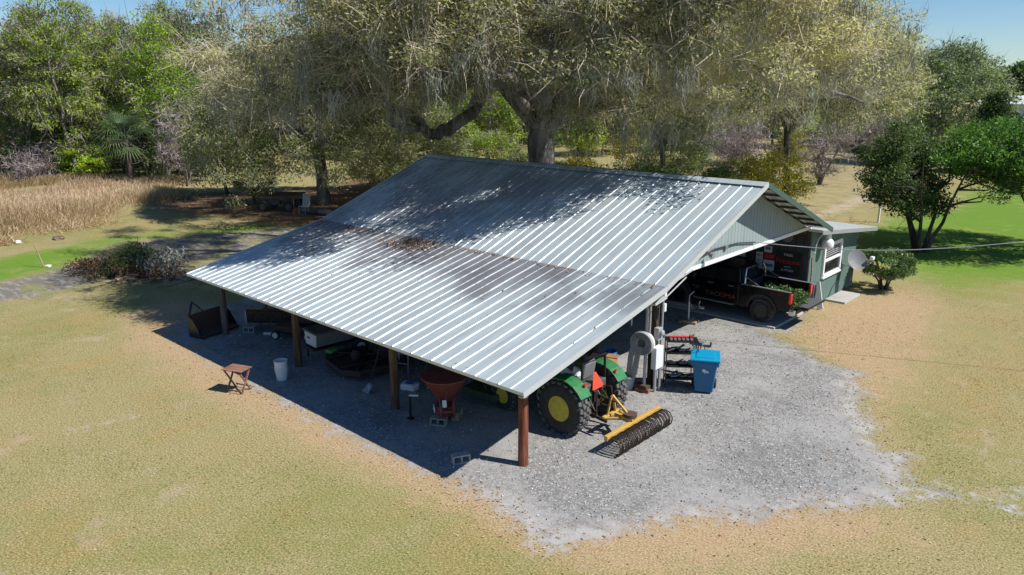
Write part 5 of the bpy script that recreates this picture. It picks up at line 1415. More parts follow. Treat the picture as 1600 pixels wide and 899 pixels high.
me = bpy.data.meshes.new('sack'); b.to_mesh(me); b.free(); me.materials.append(M['white_plastic']); o = bpy.data.objects.new('sack', me); COL.objects.link(o); o.parent = bg_
s_ = o.modifiers.new('s', 'SUBSURF'); s_.levels = 1; s_.render_levels = 1
m = MB(); m.box((0, 0, .186), (.24, .2, .012)); m.build('print_panel', M['blue_plastic'], bg_, bevel=.004)
# shovel leaning under the eave
sh = thing('shovel', 'long handled shovel with its pale blade on the gravel, leaning under the eave', 'shovel', (-6.62, 1.05, 0))
m = MB(); m.tube([(0, 0, .1), (.02, .25, .75), (.0, .6, 1.6)], .018, 8); m.build('handle', M['dark_wood'], sh)
m = MB(); m.add([(-.15, -.12, .02), (.15, -.12, .02), (.11, .06, .2), (.03, .06, .24), (-.03, .06, .24), (-.11, .06, .2)], [(0, 1, 2, 3, 4, 5)]); o = m.build('blade', M['grey_steel'], sh); s_ = o.modifiers.new('t', 'SOLIDIFY'); s_.thickness = .008
# folding tray table
tt = thing('tray_table', 'small brown wooden folding table at the edge of the barn shadow', 'table', (-9.38, -1.3, 0), R(22))
m = MB(); m.box((0, 0, .66), (.66, .48, .025)); m.build('tabletop', M['tray_wood'], tt, bevel=.006)
for x in (-.25, .25):
    for s_ in (1, -1):
        m = MB(); m.bar((x+.02*s_, -.2*s_, .0), (x+.02*s_, .19*s_, .645), .045, .03); m.build('leg', M['tray_wood'], tt)
m = MB(); m.bar((-.25, -.2, .08), (.25, -.2, .08), .03, .03); m.bar((-.25, .2, .1), (.25, .2, .1), .03, .03); m.build('stretcher', M['tray_wood'], tt)

# ---- implements along the left of the barn
ld = thing('loader_bucket', 'rusty black loader bucket standing by the grey end post', 'bucket implement', (-14.8, .7, 0), R(14))
m = MB(); m.prism([(-.35, 0), (.3, .02), (.34, .1), (-.1, .16), (-.24, .55), (-.3, .75), (-.38, .74)], 1.5, T(0, .75, 0) @ M_XZ @ Matrix.Rotation(0, 4, 'Z')); m.build('shell', M['rust'], ld, bevel=.01)
for y in (-.74, .74): m = MB(); m.prism([(-.36, 0), (.32, .02), (-.1, .6), (-.36, .75)], .03, T(0, y+.015, 0) @ M_XZ); m.build('cheek', M['black_paint'], ld)
m = MB(); m.bar((-.34, -.1, .72), (-.5, -.4, 1.12), .08, .04); m.bar((-.5, -.4, 1.12), (-.4, -.65, .7), .05, .04); m.build('bracket', M['black_paint'], ld)
bb = thing('grading_implement', 'dark box blade with a triangular hitch under the eave near the left post', 'box blade', (-13.6, 2.3, 0), R(40))
m = MB(); m.box((0, 0, .42), (2.0, .06, .42)); m.box((0, .5, .42), (2.0, .05, .38)); m.box((0, .25, .66), (2.0, .5, .05)); m.build('blade', M['black_paint'], bb, bevel=.008)
for x in (-1.0, 1.0):
    m = MB(); m.box((x, .25, .42), (.04, .62, .46)); o = m.build('end_plate', M['off_white'] if x < 0 else M['black_paint'], bb, bevel=.008)
m = MB(); m.bar((-.4, .1, .66), (0, .2, 1.22), .07, .05); m.bar((.4, .1, .66), (0, .2, 1.22), .07, .05); m.bar((0, .2, 1.22), (.5, .6, .7), .06, .05); m.bar((-.4, .0, .72), (.4, .0, .72), .06, .06); m.build('hitch', M['black_paint'], bb)
m = MB()
for x in (-.6, 0, .6): m.bar((x, .3, .66), (x, .3, .1), .05, .07)
m.build('shank', M['dark_steel'], bb)
mt = thing('mounted_mower', 'dark machine with small white hubs behind the cinder block', 'mower', (-12.3, 2.5, 0), R(30))
m = MB(); m.box((0, 0, .32), (1.5, 1.0, .28)); m.box((.2, .1, .58), (.7, .5, .3)); m.build('deck', M['dark_steel'], mt, bevel=.06)
for x in (-.6, .55): wheel(mt, (x, -.62, .16), .16, .1, .09, M['rubber'], M['off_white'])
m = MB(); m.bar((.9, -.3, .55), (2.0, -.1, .7), .07, .07); m.build('drawbar', M['mid_grey'], mt)
ut = thing('box_trailer', 'low white fronted box trailer with a dark lid by the second post from the left', 'trailer', (-10.0, 1.25, 0), R(-6))
m = MB(); m.prism([(-.32, .46), (.32, .46), (.38, .86), (-.38, .86)], 2.4, T(0, 2.6, 0) @ M_XZ); m.build('box', M['mid_grey'], ut, bevel=.02)
m = MB(); m.prism([(-.315, .465), (.315, .465), (.375, .86), (-.375, .86)], .03, T(0, .195, 0) @ M_XZ); m.build('front_panel', M['white_paint'], ut, bevel=.008)
m = MB(); m.box((0, 1.38, .905), (.86, 2.5, .07)); m.build('lid', M['dark_grey'], ut, bevel=.02)
m = MB(); m.box((-.1, .16, .7), (.14, .02, .05)); m.build('latch', M['black_plastic'], ut)
for s_ in (1, -1): wheel(ut, (s_*.62, 1.5, .28), .28, .16, .15, M['rubber'], M['white_paint'], axis='x')
m = MB(); m.bar((0, .1, .38), (0, 2.5, .38), .6, .06); m.bar((-.3, .2, .02), (-.3, .2, .38), .05, .05); m.build('frame', M['dark_steel'], ut)
rc = thing('rotary_cutter', 'low dark rotary cutter with a bright green corner between the brown posts', 'mower', (-8.3, 1.85, 0), R(-12))
m = MB(); m.prism([(-1.0, -.5), (-.5, -.75), (.6, -.75), (1.05, -.35), (1.05, .7), (-1.0, .7)], .2, T(0, 0, .14)); m.build('deck', M['dark_steel'], rc, bevel=.03)
m = MB()
for a, b in (((-.9, -.4, .36), (.2, .5, .42)), ((.9, -.35, .36), (-.2, .5, .42)), ((-.95, .1, .36), (1.0, .1, .36)), ((-.5, -.65, .36), (-.5, .6, .36)), ((.5, -.65, .36), (.5, .6, .36)), ((-.2, .5, .42), (0, .8, .95)), ((.2, .5, .42), (0, .8, .95))): m.bar(a, b, .05, .05)
m.build('brace', M['dark_steel'], rc)
m = MB(); m.box((-.93, -.38, .39), (.26, .26, .11), rz=.3); m.build('corner_guard', M['bright_green'], rc, bevel=.03)
m = MB(); m.lathe([(.14, .34), (.16, .5), (.08, .62)], 16, T(.05, .0, 0)); m.build('gearbox', M['dark_steel'], rc)
md = thing('mower_deck', 'dark green mower deck between the red spreader and the front tractor wheel', 'mower', (-3.7, 3.0, 0), R(10))
m = MB(); m.prism([(-.7, -.5), (.3, -.6), (.7, -.2), (.7, .6), (-.7, .6)], .2, T(0, 0, .2)); m.lathe([(.2, .4), (.22, .5), (.1, .56)], 14); m.bar((.2, -.55, .05), (-.1, -.3, .5), .06, .06); m.build('deck', M['dull_green'], md, bevel=.03)
hl = thing('hanging_ladder', 'pale framed rack standing in the shade behind the middle brown post', 'rack', (-5.3, 3.2, 0), R(15))
m = MB()
for x in (-.35, .35): m.bar((x, 0, 0), (x, 0, 1.5), .05, .05)
for z in (.5, 1.0, 1.45): m.bar((-.35, 0, z), (.35, 0, z), .04, .04)
m.build('frame', M['mid_grey'], hl)

def add_shade_filler(label, loc, rz, sx, sy, h, seed):  # invented dark lump, added so the depth under the roof reads black
    t = thing('shade_filler', label, 'shade filler', loc, rz); b = bmesh.new(); bmesh.ops.create_cube(b, size=1); bmesh.ops.subdivide_edges(b, edges=b.edges, cuts=6, use_grid_fill=True)
    q = np.random.default_rng(seed); P_ = np.array([tuple(v.co) for v in b.verts]); L_ = lumps(P_*3, 2.0, seed)
    for v, l_ in zip(b.verts, L_):
        z = v.co.z+.5; k_ = 1-.22*z+.06*l_; v.co = Vector((v.co.x*sx*k_, v.co.y*sy*k_, z*h*(1+.22*l_)*(1-.35*(abs(v.co.x)*1.6)**2)+.004))
    me = bpy.data.meshes.new('filler_lump'); b.to_mesh(me); b.free(); me.materials.append(M['black_plastic']); o = bpy.data.objects.new('filler_lump', me); COL.objects.link(o); o.parent = t
    s_ = o.modifiers.new('s', 'SUBSURF'); s_.levels = 1; s_.render_levels = 1
    m = MB(); m.tube([(-sx*.4, -sy*.52, .35*h), (0, -sy*.53, .5*h), (sx*.4, -sy*.52, .36*h)], .015, 5); m.build('filler_band', M['dark_grey'], t)


add_shade_filler('added dark lump filling the deep shade behind the white fronted trailer', (-11.6, 4.6, .004), R(10), 2.6, 1.4, 1.25, 1)
add_shade_filler('added dark lump filling the deep shade behind the rotary cutter', (-8.0, 4.4, .004), R(-6), 2.4, 1.5, 1.15, 2)
add_shade_filler('added dark lump filling the deep shade behind the feed bag', (-5.7, 4.3, .004), R(4), 1.5, 1.2, 1.1, 3)
mf = thing('pipe_stand', 'pale bent pipe frame standing in the shade left of the middle brown post', 'stand', (-7.1, 2.5, .004), R(20)); m = MB()
for x in (-.3, .3): m.tube([(x, 0, 0), (x, .05, .8), (x*.8, .3, 1.15), (x*.8, .55, 1.1)], .022, 6)
for z in (.3, .6, .85): m.tube([(-.3, .02, z), (.3, .02, z)], .018, 6)
m.build('pipes', M['grey_steel'], mf)
sw = thing('spare_wheel', 'black spare wheel with a pale hub leaning in the shade by the rotary cutter', 'wheel', (-7.6, 3.0, .004), R(-25)); wheel(sw, (0, 0, .33), .33, .2, .18, M['rubber'], M['off_white'])
for lb, x, y, rz, L in (('short pale scrap of pipe on the gravel right of the upright cinder block', -13.1, 1.75, .5, .35), ('flat pale scrap of metal on the gravel by the dark machine', -12.6, 1.7, -.3, .28)):
    t = thing('metal_scrap', lb, 'scrap', (x, y, .004), rz); m = MB(); m.tube([(-L/2, 0, .05), (L/2, 0, .06)], .05, 8); m.box((0, .12, .025), (L*.9, .14, .04)); m.build('piece', M['off_white'], t)
# ---- tool rack, bin and odds and ends by the meter post
tc = thing('tool_rack', 'black open shelf rack loaded with tools and a red tray beside the blue bin', 'shelf rack', (-.55, 7.15, 0), R(38))
m = MB()
for z in (.25, .62, 1.0, 1.34): m.box((0, 0, z), (.86, .42, .035))
m.build('shelf', M['black_paint'], tc, bevel=.004)
for x in (-.42, .42):
    for y in (-.2, .2):
        m = MB(); m.bar((x, y, 0), (x, y, 1.36), .03, .03); m.build('leg', M['black_paint'], tc)
rng = np.random.default_rng(8)
m = MB()
for z in (.27, .64, 1.02):
    for i in range(13):
        x, y = rng.uniform(-.36, .36), rng.uniform(-.15, .15)
        m.tube([(x-.08, y, z+.03), (x+.08, y+rng.uniform(-.08, .08), z+.03+rng.uniform(0, .1))], rng.uniform(.015, .035), 6)
tag(m.build('hand_tools', M['grey_steel']), 'jumble of grey metal tools lying on the shelves of the black rack', 'tools', kind='stuff'); tools = bpy.data.objects['hand_tools']; tools.location = (-.55, 7.15, 0); tools.rotation_euler.z = R(38)
rd = thing('red_tool_tray', 'long red tool on the top shelf of the black rack', 'tool', (-.55, 7.15, 1.36), R(38))
m = MB(); m.box((-.02, .08, .03), (.62, .07, .05)); m.box((.26, .08, .05), (.1, .1, .07)); m.build('body', M['red_plastic'], rd, bevel=.015)
m = MB()
for i in range(6): m.box((-.3+.11*i, -.08, .02), (.07, .14, .035))
m.build('socket', M['grey_steel'], rd, bevel=.006)
hs = thing('hitch_mount', 'steel ball hitch and chains on a post behind the tool rack', 'hitch', (-.75, 8.15, 0))
m = MB(); m.tube([(0, 0, 0), (0, 0, 1.2)], .03, 8); m.bar((-.1, 0, .92), (.5, .1, .92), .06, .06); m.tube([(.5, .1, .92), (.52, .1, 1.06)], .035, 8); m.box((.2, .04, .96), (.2, .14, .1)); m.build('post', M['grey_steel'], hs)
m = MB()
for x in (.1, .22, .36): m.tube([(x, .03, .9), (x+.03, .03, .7), (x, .0, .55)], .014, 5)
m.build('chain', M['dark_steel'], hs)
bn = thing('recycling_bin', 'blue wheeled recycling bin with a lighter blue lid on the gravel', 'bin', (.12, 7.28, 0), R(28))
m = MB(); b0, b1 = (.24, .26), (.33, .38); H0, H1 = .04, .98
vs = [(-b0[0], -b0[1], H0), (b0[0], -b0[1], H0), (b0[0], b0[1], H0), (-b0[0], b0[1], H0), (-b1[0], -b1[1], H1), (b1[0], -b1[1], H1), (b1[0], b1[1], H1), (-b1[0], b1[1], H1)]
m.add(vs, [(0, 3, 2, 1), (4, 5, 6, 7), (0, 1, 5, 4), (1, 2, 6, 5), (2, 3, 7, 6), (3, 0, 4, 7)]); m.build('body', M['bin_blue'], bn, bevel=.04, seg=3)
m = MB(); m.box((0, 0, .90), (.74, .82, .13)); m.build('collar', M['bin_blue'], bn, bevel=.025)
m = MB(); m.box((0, -.01, 1.005), (.78, .88, .06)); m.box((0, .0, 1.04), (.5, .56, .035)); lid = m.build('lid', M['bin_lid'], bn, bevel=.022, seg=3)
m = MB(); m.tube([(-.26, .46, .98), (.26, .46, .98)], .02, 8); m.build('handle', M['bin_blue'], bn)
for s_ in (1, -1): wheel(bn, (s_*.3, .3, .13), .13, .07, .06, M['rubber'], M['black_plastic'], axis='x')
m = MB(); m.box((.27, .02, .28), (.06, .16, .36), ry=R(-5.5)); m.build('recess', M['black_plastic'], bn)
m = MB(); m.box((.34, .02, .46), (.03, .18, .03)); m.build('catch_bar', M['galv'], bn)
m = MB(); m.lathe([(.0, 0), (.045, 0), (.045, .006), (0, .006)], 14, T(-.02, -.352, .7) @ M_AX); m.box((.045, -.352, .69), (.11, .008, .03), ry=.3); m.box((.05, -.352, .65), (.13, .008, .02), ry=-.15); m.build('emblem', M['white_paint'], bn)
# box, rag heap and blue tub by the far tractor wheel
cb = thing('cardboard_box', 'worn brown cardboard box on the gravel beyond the tractor', 'box', (-2.65, 6.55, 0), R(20))
m = MB()
for c, s in (((0, -.24, .2), (.6, .015, .4)), ((0, .24, .2), (.6, .015, .4)), ((-.3, 0, .2), (.015, .48, .4)), ((.3, 0, .2), (.015, .48, .4)), ((0, 0, .012), (.6, .48, .02)), ((0, 0, .36), (.56, .44, .03))): m.box(c, s)
m.build('shell', M['cardboard'], cb)
m = MB(); m.box((0, .31, .42), (.6, .015, .16), rx=-1.0); m.box((-.38, 0, .42), (.015, .48, .18), ry=-.9); m.build('flap', M['cardboard'], cb)
bucket('tub', 'bright blue plastic tub behind the cardboard box', (-3.05, 7.35, 0), .2, .36, M['blue_plastic'])
fb = thing('fibre_heap', 'brown fibrous bundle on a pale sack between the box and the blue tub', 'bundle', (-3.3, 6.75, 0))
m = MB(); m.lathe([(.05, 0), (.25, .02), (.27, .22), (.2, .34), (.02, .36)], 16); m.build('sack', M['off_white'], fb, smooth=True)
rng = np.random.default_rng(9); C = rng.normal(0, .1, (16, 3))*np.array([1, 1, .7])+np.array([0, 0, .5]); V, t = leaf_cloud(rng, C, (.12, .12, .12), 60, .07, .3); build_leaves('fibres', V, t, LEAF['brown'], fb)
mat_ = thing('floor_mat', 'flat brown board lying on the gravel by the cardboard box', 'board', (-2.2, 6.2, 0), R(12)); m = MB(); m.box((0, 0, .02), (.9, .45, .03)); m.build('board', M['rust'], mat_)
pv = thing('paver_stack', 'low heap of reddish pavers behind the grey bucket', 'pavers', (-1.15, 6.0, 0)); m = MB()
m = MB(); m.box((0.08, .1, .05), (.4, .2, .1), rz=.2); m.build('paver', M['tray_wood'], pv, bevel=.01)
m = MB(); m.box((.06, .12, .151), (.38, .2, .1), rz=-.1); m.build('paver', M['rust'], pv, bevel=.01)

# ---- signs and clutter on the back wall of the bay
def sign(label, x0, x1, z0, z1, mat, name='wall_sign', dz=.0):
    t = thing(name, label, 'sign', ((x0+x1)/2, 16.245-dz, (z0+z1)/2)); m = MB(); m.box((0, 0, 0), (x1-x0, .025, z1-z0)); m.build('board', mat, t, bevel=.004); return t


k = N('sign_blackboard'); k.bsdf((.012, .012, .016), .4); SBK = k.m
k = N('sign_red'); k.bsdf((.55, .03, .02), .5); SRD = k.m
k = N('sign_white'); k.bsdf((.6, .62, .66), .5); SWH = k.m
k = N('sign_blue'); k.bsdf((.10, .14, .3), .5); SBL = k.m
def wtext(t, s, size, x, z, m_, sx=1, shear=0): return text(t, s, size, T(x, -.017, z) @ ROT_FACE_MINUS_Y, m_, sx, .002, shear)


s1 = sign('black sign with red script lettering between white words on the back wall', -1.98, -1.0, 1.3, 2.2, SBK)
wtext(s1, 'TIRES', .13, 0, .3, SWH, 1.1); wtext(s1, 'Firestone', .24, 0, .06, SRD, 1.0); wtext(s1, 'AUTO', .08, 0, -.14, SWH, 1.1); wtext(s1, 'SUPPLIES', .11, 0, -.27, SWH, 1.1)
s2 = sign('white sign with a blue printed band on the back wall', -2.42, -2.0, 1.38, 1.76, SWH); m = MB(); m.box((0, -.016, -.0), (.34, .006, .12)); m.build('printed_band', SBL, s2)
s3 = sign('narrow pale sign numbered 463 on the back wall', -2.72, -2.46, 1.40, 2.02, SWH); wtext(s3, '463', .14, 0, .2, SBK, 1.0); m = MB()
for i in range(5): m.box((0, -.016, .02-.06*i), (.2, .006, .02))
m.build('printed_band', SBL, s3)
s4 = sign('small framed white notice hung high on the back wall', -2.42, -2.12, 2.05, 2.3, SWH); m = MB(); m.box((0, -.016, .03), (.2, .006, .1)); m.build('printed_band', SBL, s4)
s5 = sign('pale lettered board seen just below the gable beam', -3.7, -3.15, 1.75, 2.2, SWH); m = MB()
for i in range(4): m.box((0, -.016, .14-.09*i), (.42, .006, .03))
m.build('printed_band', SBL, s5)
s6 = sign('small reddish worn sign left of the black sign', -2.40, -2.02, 1.82, 1.98, SRD)
clk = thing('wall_clock', 'round pale wall clock high under the roof on the back wall', 'clock', (-1.6, 16.2, 2.75)); m = MB(); m.lathe([(.0, 0), (.2, 0), (.22, .02), (.22, .05), (0, .05)], 24, M_AX); m.build('face', M['mid_grey'], clk, smooth=True)
for lb, x, z, m_, s_ in (('red fuel can on the bench under the signs', -1.95, 1.0, 'red_plastic', (.3, .2, .22)), ('grey blue box on the bench under the black sign', -1.55, 1.02, 'blue_plastic', (.22, .2, .2)), ('white jar on the bench near the door post', -1.25, 1.0, 'white_plastic', (.14, .14, .24))):
    t = thing('bench_item', lb, 'container', (x, 15.95, .93)); m = MB(); m.box((0, 0, s_[2]/2), s_); m.build('body', M[m_], t, bevel=.03, seg=3); m = MB(); m.lathe([(.035, 0), (.035, .05), (0, .055)], 10, T(s_[0]*.2, 0, s_[2])); m.build('cap', M['black_plastic'], t)
wb = thing('work_bench', 'dark work bench along the back wall under the signs', 'bench', (-2.6, 15.98, 0)); m = MB(); m.box((0, 0, .9), (3.4, .5, .05)); m.build('top', M['dark_wood'], wb)
for x in (-1.6, 0, 1.6):
    m = MB(); m.box((x, 0, .48), (.08, .44, .8)); m.build('leg', M['dark_wood'], wb)

# ---- at the green wall: dish, board, hose
ds = thing('satellite_dish', 'grey satellite dish on a bent arm fixed to the green wall by the window', 'satellite dish', (WX, 20.0, 1.35))
m = MB(); D_ = T(.52, -.05, .05) @ Matrix.Rotation(R(-50), 4, 'Z') @ Matrix.Rotation(R(58), 4, 'Y') @ Matrix.Diagonal((1.0, .86, 1, 1))
m.lathe([(0, 0), (.15, .008), (.3, .035), (.42, .075), (.43, .085), (.41, .08), (.3, .05), (.15, .022), (0, .014)], 32, D_); m.build('reflector', M['mid_grey'], ds, smooth=True)
m = MB(); m.tube([(.0, -.1, -.25), (.25, -.08, -.2), (.48, -.05, .0)], .022, 8); m.box((.03, -.1, -.25), (.05, .14, .2)); m.tube([(.55, -.05, -.2), (.95, .1, -.05), (1.02, .14, .12)], .018, 8); m.build('arm', M['galv'], ds)
m = MB(); m.box((1.03, .14, .18), (.14, .22, .14)); m.build('receiver', M['white_plastic'], ds, bevel=.03, seg=3)
m = MB(); m.tube([(.03, -.1, -.35), (.03, -.5, -.75), (.03, -1.0, -.95), (.03, -1.3, -1.25)], .012, 6); m.build('lead', M['black_plastic'], ds)
lb_ = thing('leaning_board', 'white board leaning on the green wall behind the tailgate', 'board', (-.55, 17.05, .0)); m = MB(); m.bar((.12, -.02, .03), (-.14, .1, 1.02), .22, .04, (0, 1, 0)); m.build('plank', M['white_paint'], lb_)
hz_ = thing('garden_hose', 'coil of grey hose hanging at the corner of the green wall', 'hose', (-.62, 16.6, .75)); m = MB()
for i in range(3): m.tube([(.0+.04*i, .13*math.cos(a), .32*math.sin(a)+.0) for a in np.linspace(0, 2*PI, 21)], .02, 6)
m.build('coil', M['mid_grey'], hz_, smooth=True)

# ---- left yard: brush pile, stake, junk under the oak
bp0 = at(212, 426); rng = np.random.default_rng(71)
br = thing('brush_pile', 'big pile of cut branches and green boughs beside the sandy track', 'brush pile', (bp0[0], bp0[1], 0), R(17))
C = np.stack([rng.normal(0, 1.1, 150), rng.normal(0, .75, 150), 0*np.zeros(150)], 1); C[:, 2] = np.clip(1.3*np.exp(-(C[:, 0]**2/2.2+C[:, 1]**2/1.4))*rng.uniform(.4, 1, 150), .1, 2)
gs = C[(np.abs(C[:, 0]+.1) < .9) & (rng.uniform(0, 1, 150) < .75)]; bs = C[(C[:, 2] < .75)]
V, t = leaf_cloud(rng, gs, (.42, .42, .28), 70, .13, .4, np.clip(rng.normal(.5, .2, len(gs)), 0, 1)); build_leaves('green_boughs', V, t, LEAF['spring_dull'], br)
bs = np.concatenate([bs, np.stack([rng.uniform(-3.2, -.5, 45), rng.normal(-.2, .5, 45), rng.uniform(.05, .4, 45)], 1)])
V, t = leaf_cloud(rng, bs, (.4, .4, .2), 55, .12, .4, np.clip(rng.normal(.4, .2, len(bs)), 0, 1)); build_leaves('dead_leaves', V, t, LEAF['brown'], br)
m = MB()
for i in range(170):
    a = np.array([rng.normal(-.2, 1.5), rng.normal(0, .8), 0]); a[2] = max(.05, 1.1*math.exp(-(a[0]**2/3+a[1]**2/1.6))*rng.uniform(.3, 1)); d = unit(rng.normal(size=3)*np.array([1, 1, .45])); L = rng.uniform(.6, 1.7)
    p = [a-d*L/2, a+rng.normal(0, .06, 3), a+d*L/2]; p = [np.array([q[0], q[1], max(.03, q[2])]) for q in p]; r0 = rng.uniform(.012, .035); m.tube(p, [r0, r0*.8, r0*.4], 5)
tag(m.build('branches', M['dead_branch'], br), kind='stuff')
for i in range(8):
    m = MB(); a = np.array([rng.uniform(-1.2, 1.6), rng.uniform(-1.5, -.7), .1]); d = unit(np.array([rng.normal(), rng.normal()*.5, 0])); L = rng.uniform(.4, .9); m.tube([a-d*L/2, a+d*L/2], rng.uniform(.06, .1), 10); m.build('log', M['pale_wood'], br)
C = np.stack([rng.normal(1.6, .4, 26), rng.normal(.2, .5, 26), rng.uniform(.2, 1.1, 26)], 1); V, F, t = moss_bundle(rng, C, rng.uniform(.3, .6, 26), 14, .3, .03); tag(raw_mesh('moss', V, F, np.full(len(F), 4), M['moss_grey'], br, {'t': t}), kind='stuff')
sp0 = at(69, 418)
sk = thing('leaning_stake', 'thin white stake leaning on a small pale stone in the left grass', 'stake', (sp0[0], sp0[1], 0)); m = MB(); tp = px3(53, 381, np.hypot(*(sp0[:2]-CAM[:2]))+.2)-sp0; m.tube([(0, 0, 0), tuple(tp)], .028, 8); m.build('pole', M['pale_wood'], sk)
m = MB(); m.box((.1, .15, .05), (.26, .2, .11), rz=.5, rx=.15); m.build('stone', M['white_paint'], sk, bevel=.05, seg=3)
def rock(label, p, s, mat):
    t = thing('rock', label, 'rock', (p[0], p[1], 0)); b = bmesh.new(); bmesh.ops.create_icosphere(b, subdivisions=2, radius=1); q = np.random.default_rng(int(abs(p[0]*10)))
    for v in b.verts: v.co *= 1+q.uniform(-.2, .2); v.co = Vector((v.co.x*s[0], v.co.y*s[1], max(0, v.co.z*s[2]+s[2]*.5)))
    me = bpy.data.meshes.new('body'); b.to_mesh(me); b.free(); me.materials.append(M[mat]); o = bpy.data.objects.new('body', me); COL.objects.link(o); o.parent = t


rock('white lump lying in the left grass near the tall golden grass', at(29, 381), (.2, .15, .13), 'white_paint')
rock('small brown heap on the left grass by the tall golden grass', at(92, 374), (.42, .3, .13), 'dead_branch')
m = MB(); pole_a = at(-60, 384); pole_b = at(24, 379); m.tube([(pole_a[0], pole_a[1], .04), (pole_b[0], pole_b[1], .04)], .04, 6); tag(m.build('pole_on_ground', M['pale_wood']), 'pale pole lying flat on the grass at the left edge', 'pole')
op = at(440, 328)
ot = thing('old_trailer', 'dark rusty flat trailer parked under the shaded oak', 'trailer', (op[0], op[1], 0), R(35))
m = MB(); m.box((0, 0, .85), (2.9, 1.6, .12)); m.box((0, .75, 1.0), (2.9, .06, .3)); m.build('bed', M['rust'], ot)
for x in (-.9, .9):
    for s_ in (1, -1): wheel(ot, (x, s_*.85, .36), .36, .2, .2, M['rubber'], M['dark_grey'])
m = MB(); m.box((-.3, -.5, .6), (1.0, .3, .3)); m.build('toolbox', M['dark_grey'], ot)
jp = at(476, 333)
jn = thing('pale_chair', 'pale grey plastic chair beside the trunk of the shaded oak', 'chair', (jp[0], jp[1], 0), R(20))
m = MB(); m.box((0, 0, .45), (.6, .55, .06)); m.build('seat', M['grey_plastic'], jn, bevel=.02)
m = MB(); m.box((0, .28, .85), (.6, .06, .8), rx=-.15); m.build('backrest', M['grey_plastic'], jn, bevel=.02)
for x in (-.26, .26):
    for y in (-.24, .24):
        m = MB(); m.bar((x, y, 0), (x, y, .43), .05, .05); m.build('leg', M['grey_plastic'], jn)
lp = at(500, 336)
lg = thing('fallen_log', 'pale grey fallen log at the foot of the shaded oak', 'log', (lp[0], lp[1], 0), R(10)); m = MB(); m.tube([(-1.6, 0, .2), (0, .1, .24), (1.5, -.05, .18)], [.2, .24, .16], 10); m.build('wood', M['oak_bark'], lg, smooth=True)
stp = at(461, 345); stk = thing('garden_stake', 'thin rusty stake standing in front of the shaded oak', 'stake', (stp[0], stp[1], 0)); m = MB(); m.tube([(0, 0, 0), (-.15, .1, 1.3)], .03, 6); m.build('pole', M['tray_wood'], stk)

# ---- right: pasture post, far building
ps = at(1372, 348); po = thing('fence_post', 'short white post on the lawn left of the dark tree', 'post', (ps[0], ps[1], 0)); m = MB(); m.box((0, 0, .85), (.1, .1, 1.7)); m.build('pole', M['white_paint'], po); m = MB(); m.box((0, 0, 1.72), (.16, .16, .04)); m.build('cap', M['white_paint'], po)
fb0 = pol(1640, 235)
fbn = thing('far_building', 'long low white roofed building far off at the right edge', 'building', (fb0[0], fb0[1], 0), R(-4))
m = MB(); m.box((0, 0, 1.5), (26, 12, 3.0)); m.build('wall', M['off_white'], fbn)
m = MB(); m.prism([(-7, 3.0), (7, 3.0), (7, 3.25), (0, 5.2), (-7, 3.25)], 28, T(-14, 0, 0) @ M_YZ); m.build('roof', M['white_paint'], fbn)
for x in np.arange(-12, 13, 3.0):
    m = MB(); m.box((x, -6.03, 1.5), (.25, .1, 3.0)); m.build('pillar', M['grey_plastic'], fbn)
fv = pol(1600, 190); mv = thing('far_shed', 'small white roofed shed far off in front of the long building', 'shed', (fv[0], fv[1], 0)); m = MB(); m.box((0, 0, .6), (7, 4, 1.2)); m.build('wall', M['grey_plastic'], mv); m = MB(); m.box((0, 0, 1.3), (7.6, 4.6, .2)); m.build('roof', M['white_paint'], mv)
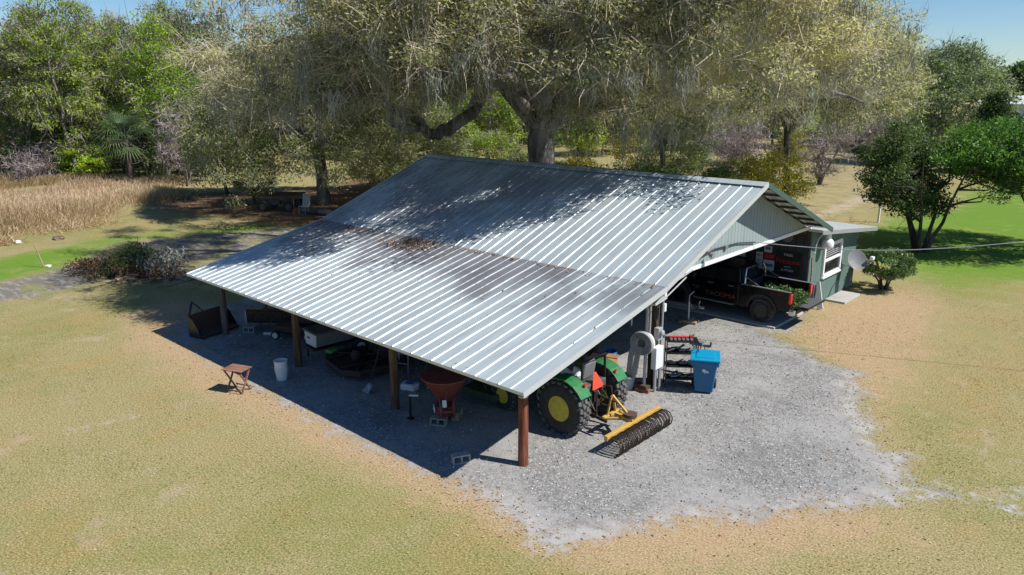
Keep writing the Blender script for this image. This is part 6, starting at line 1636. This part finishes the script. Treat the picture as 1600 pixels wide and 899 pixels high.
# ------------------------------------------------------------------ camera, sun, sky
cam = bpy.data.cameras.new('camera'); co_ = bpy.data.objects.new('camera', cam); COL.objects.link(co_)
cam.sensor_fit = 'HORIZONTAL'; cam.sensor_width = 36.0; cam.lens = 36.0*FPX/1600; cam.clip_end = 6000; cam.clip_start = .1
mt_ = Matrix(((_r[0], _u[0], -_f[0], CAM[0]), (_r[1], _u[1], -_f[1], CAM[1]), (_r[2], _u[2], -_f[2], CAM[2]), (0, 0, 0, 1)))
co_.matrix_world = mt_
sc.camera = co_
SAZ, SEL = R(23.4), R(49.8)                     # direction towards the sun, from +x towards +y
sd_ = Vector((math.cos(SAZ)*math.cos(SEL), math.sin(SAZ)*math.cos(SEL), math.sin(SEL)))
sun = bpy.data.lights.new('sun', 'SUN'); sun.energy = 5.0; sun.angle = R(.53); sun.color = (1.0, .955, .89)
so_ = bpy.data.objects.new('sun', sun); COL.objects.link(so_); so_.rotation_euler = sd_.to_track_quat('Z', 'Y').to_euler(); so_.location = (20, 0, 40)
w = bpy.data.worlds.new('World'); sc.world = w; w.use_nodes = True
nt = w.node_tree; nt.nodes.clear()
sky = nt.nodes.new('ShaderNodeTexSky'); sky.sky_type = 'NISHITA'; sky.sun_disc = False; sky.sun_elevation = SEL
sky.sun_rotation = R(90)-SAZ; sky.air_density = 1.0; sky.dust_density = 0.0; sky.ozone_density = 3.0; sky.altitude = 600
bgn = nt.nodes.new('ShaderNodeBackground'); bgn.inputs['Strength'].default_value = .08
wo = nt.nodes.new('ShaderNodeOutputWorld'); hs_ = nt.nodes.new('ShaderNodeHueSaturation'); hs_.inputs['Saturation'].default_value = 1.15; nt.links.new(sky.outputs[0], hs_.inputs['Color']); tn_ = nt.nodes.new('ShaderNodeMix'); tn_.data_type = 'RGBA'; tn_.blend_type = 'MULTIPLY'; tn_.inputs[0].default_value = 1.0; nt.links.new(hs_.outputs[0], tn_.inputs[6]); tn_.inputs[7].default_value = (.86, .97, 1.1, 1); nt.links.new(tn_.outputs[2], bgn.inputs[0]); nt.links.new(bgn.outputs[0], wo.inputs[0])
sc.view_settings.view_transform = 'Standard'; sc.view_settings.look = 'None'; sc.view_settings.exposure = .32; sc.view_settings.gamma = 1
sc.view_settings.use_curve_mapping = False
sc.render.engine = 'CYCLES'
sc.cycles.max_bounces = 6; sc.cycles.diffuse_bounces = 3; sc.cycles.glossy_bounces = 3; sc.cycles.transmission_bounces = 3; sc.cycles.transparent_max_bounces = 4
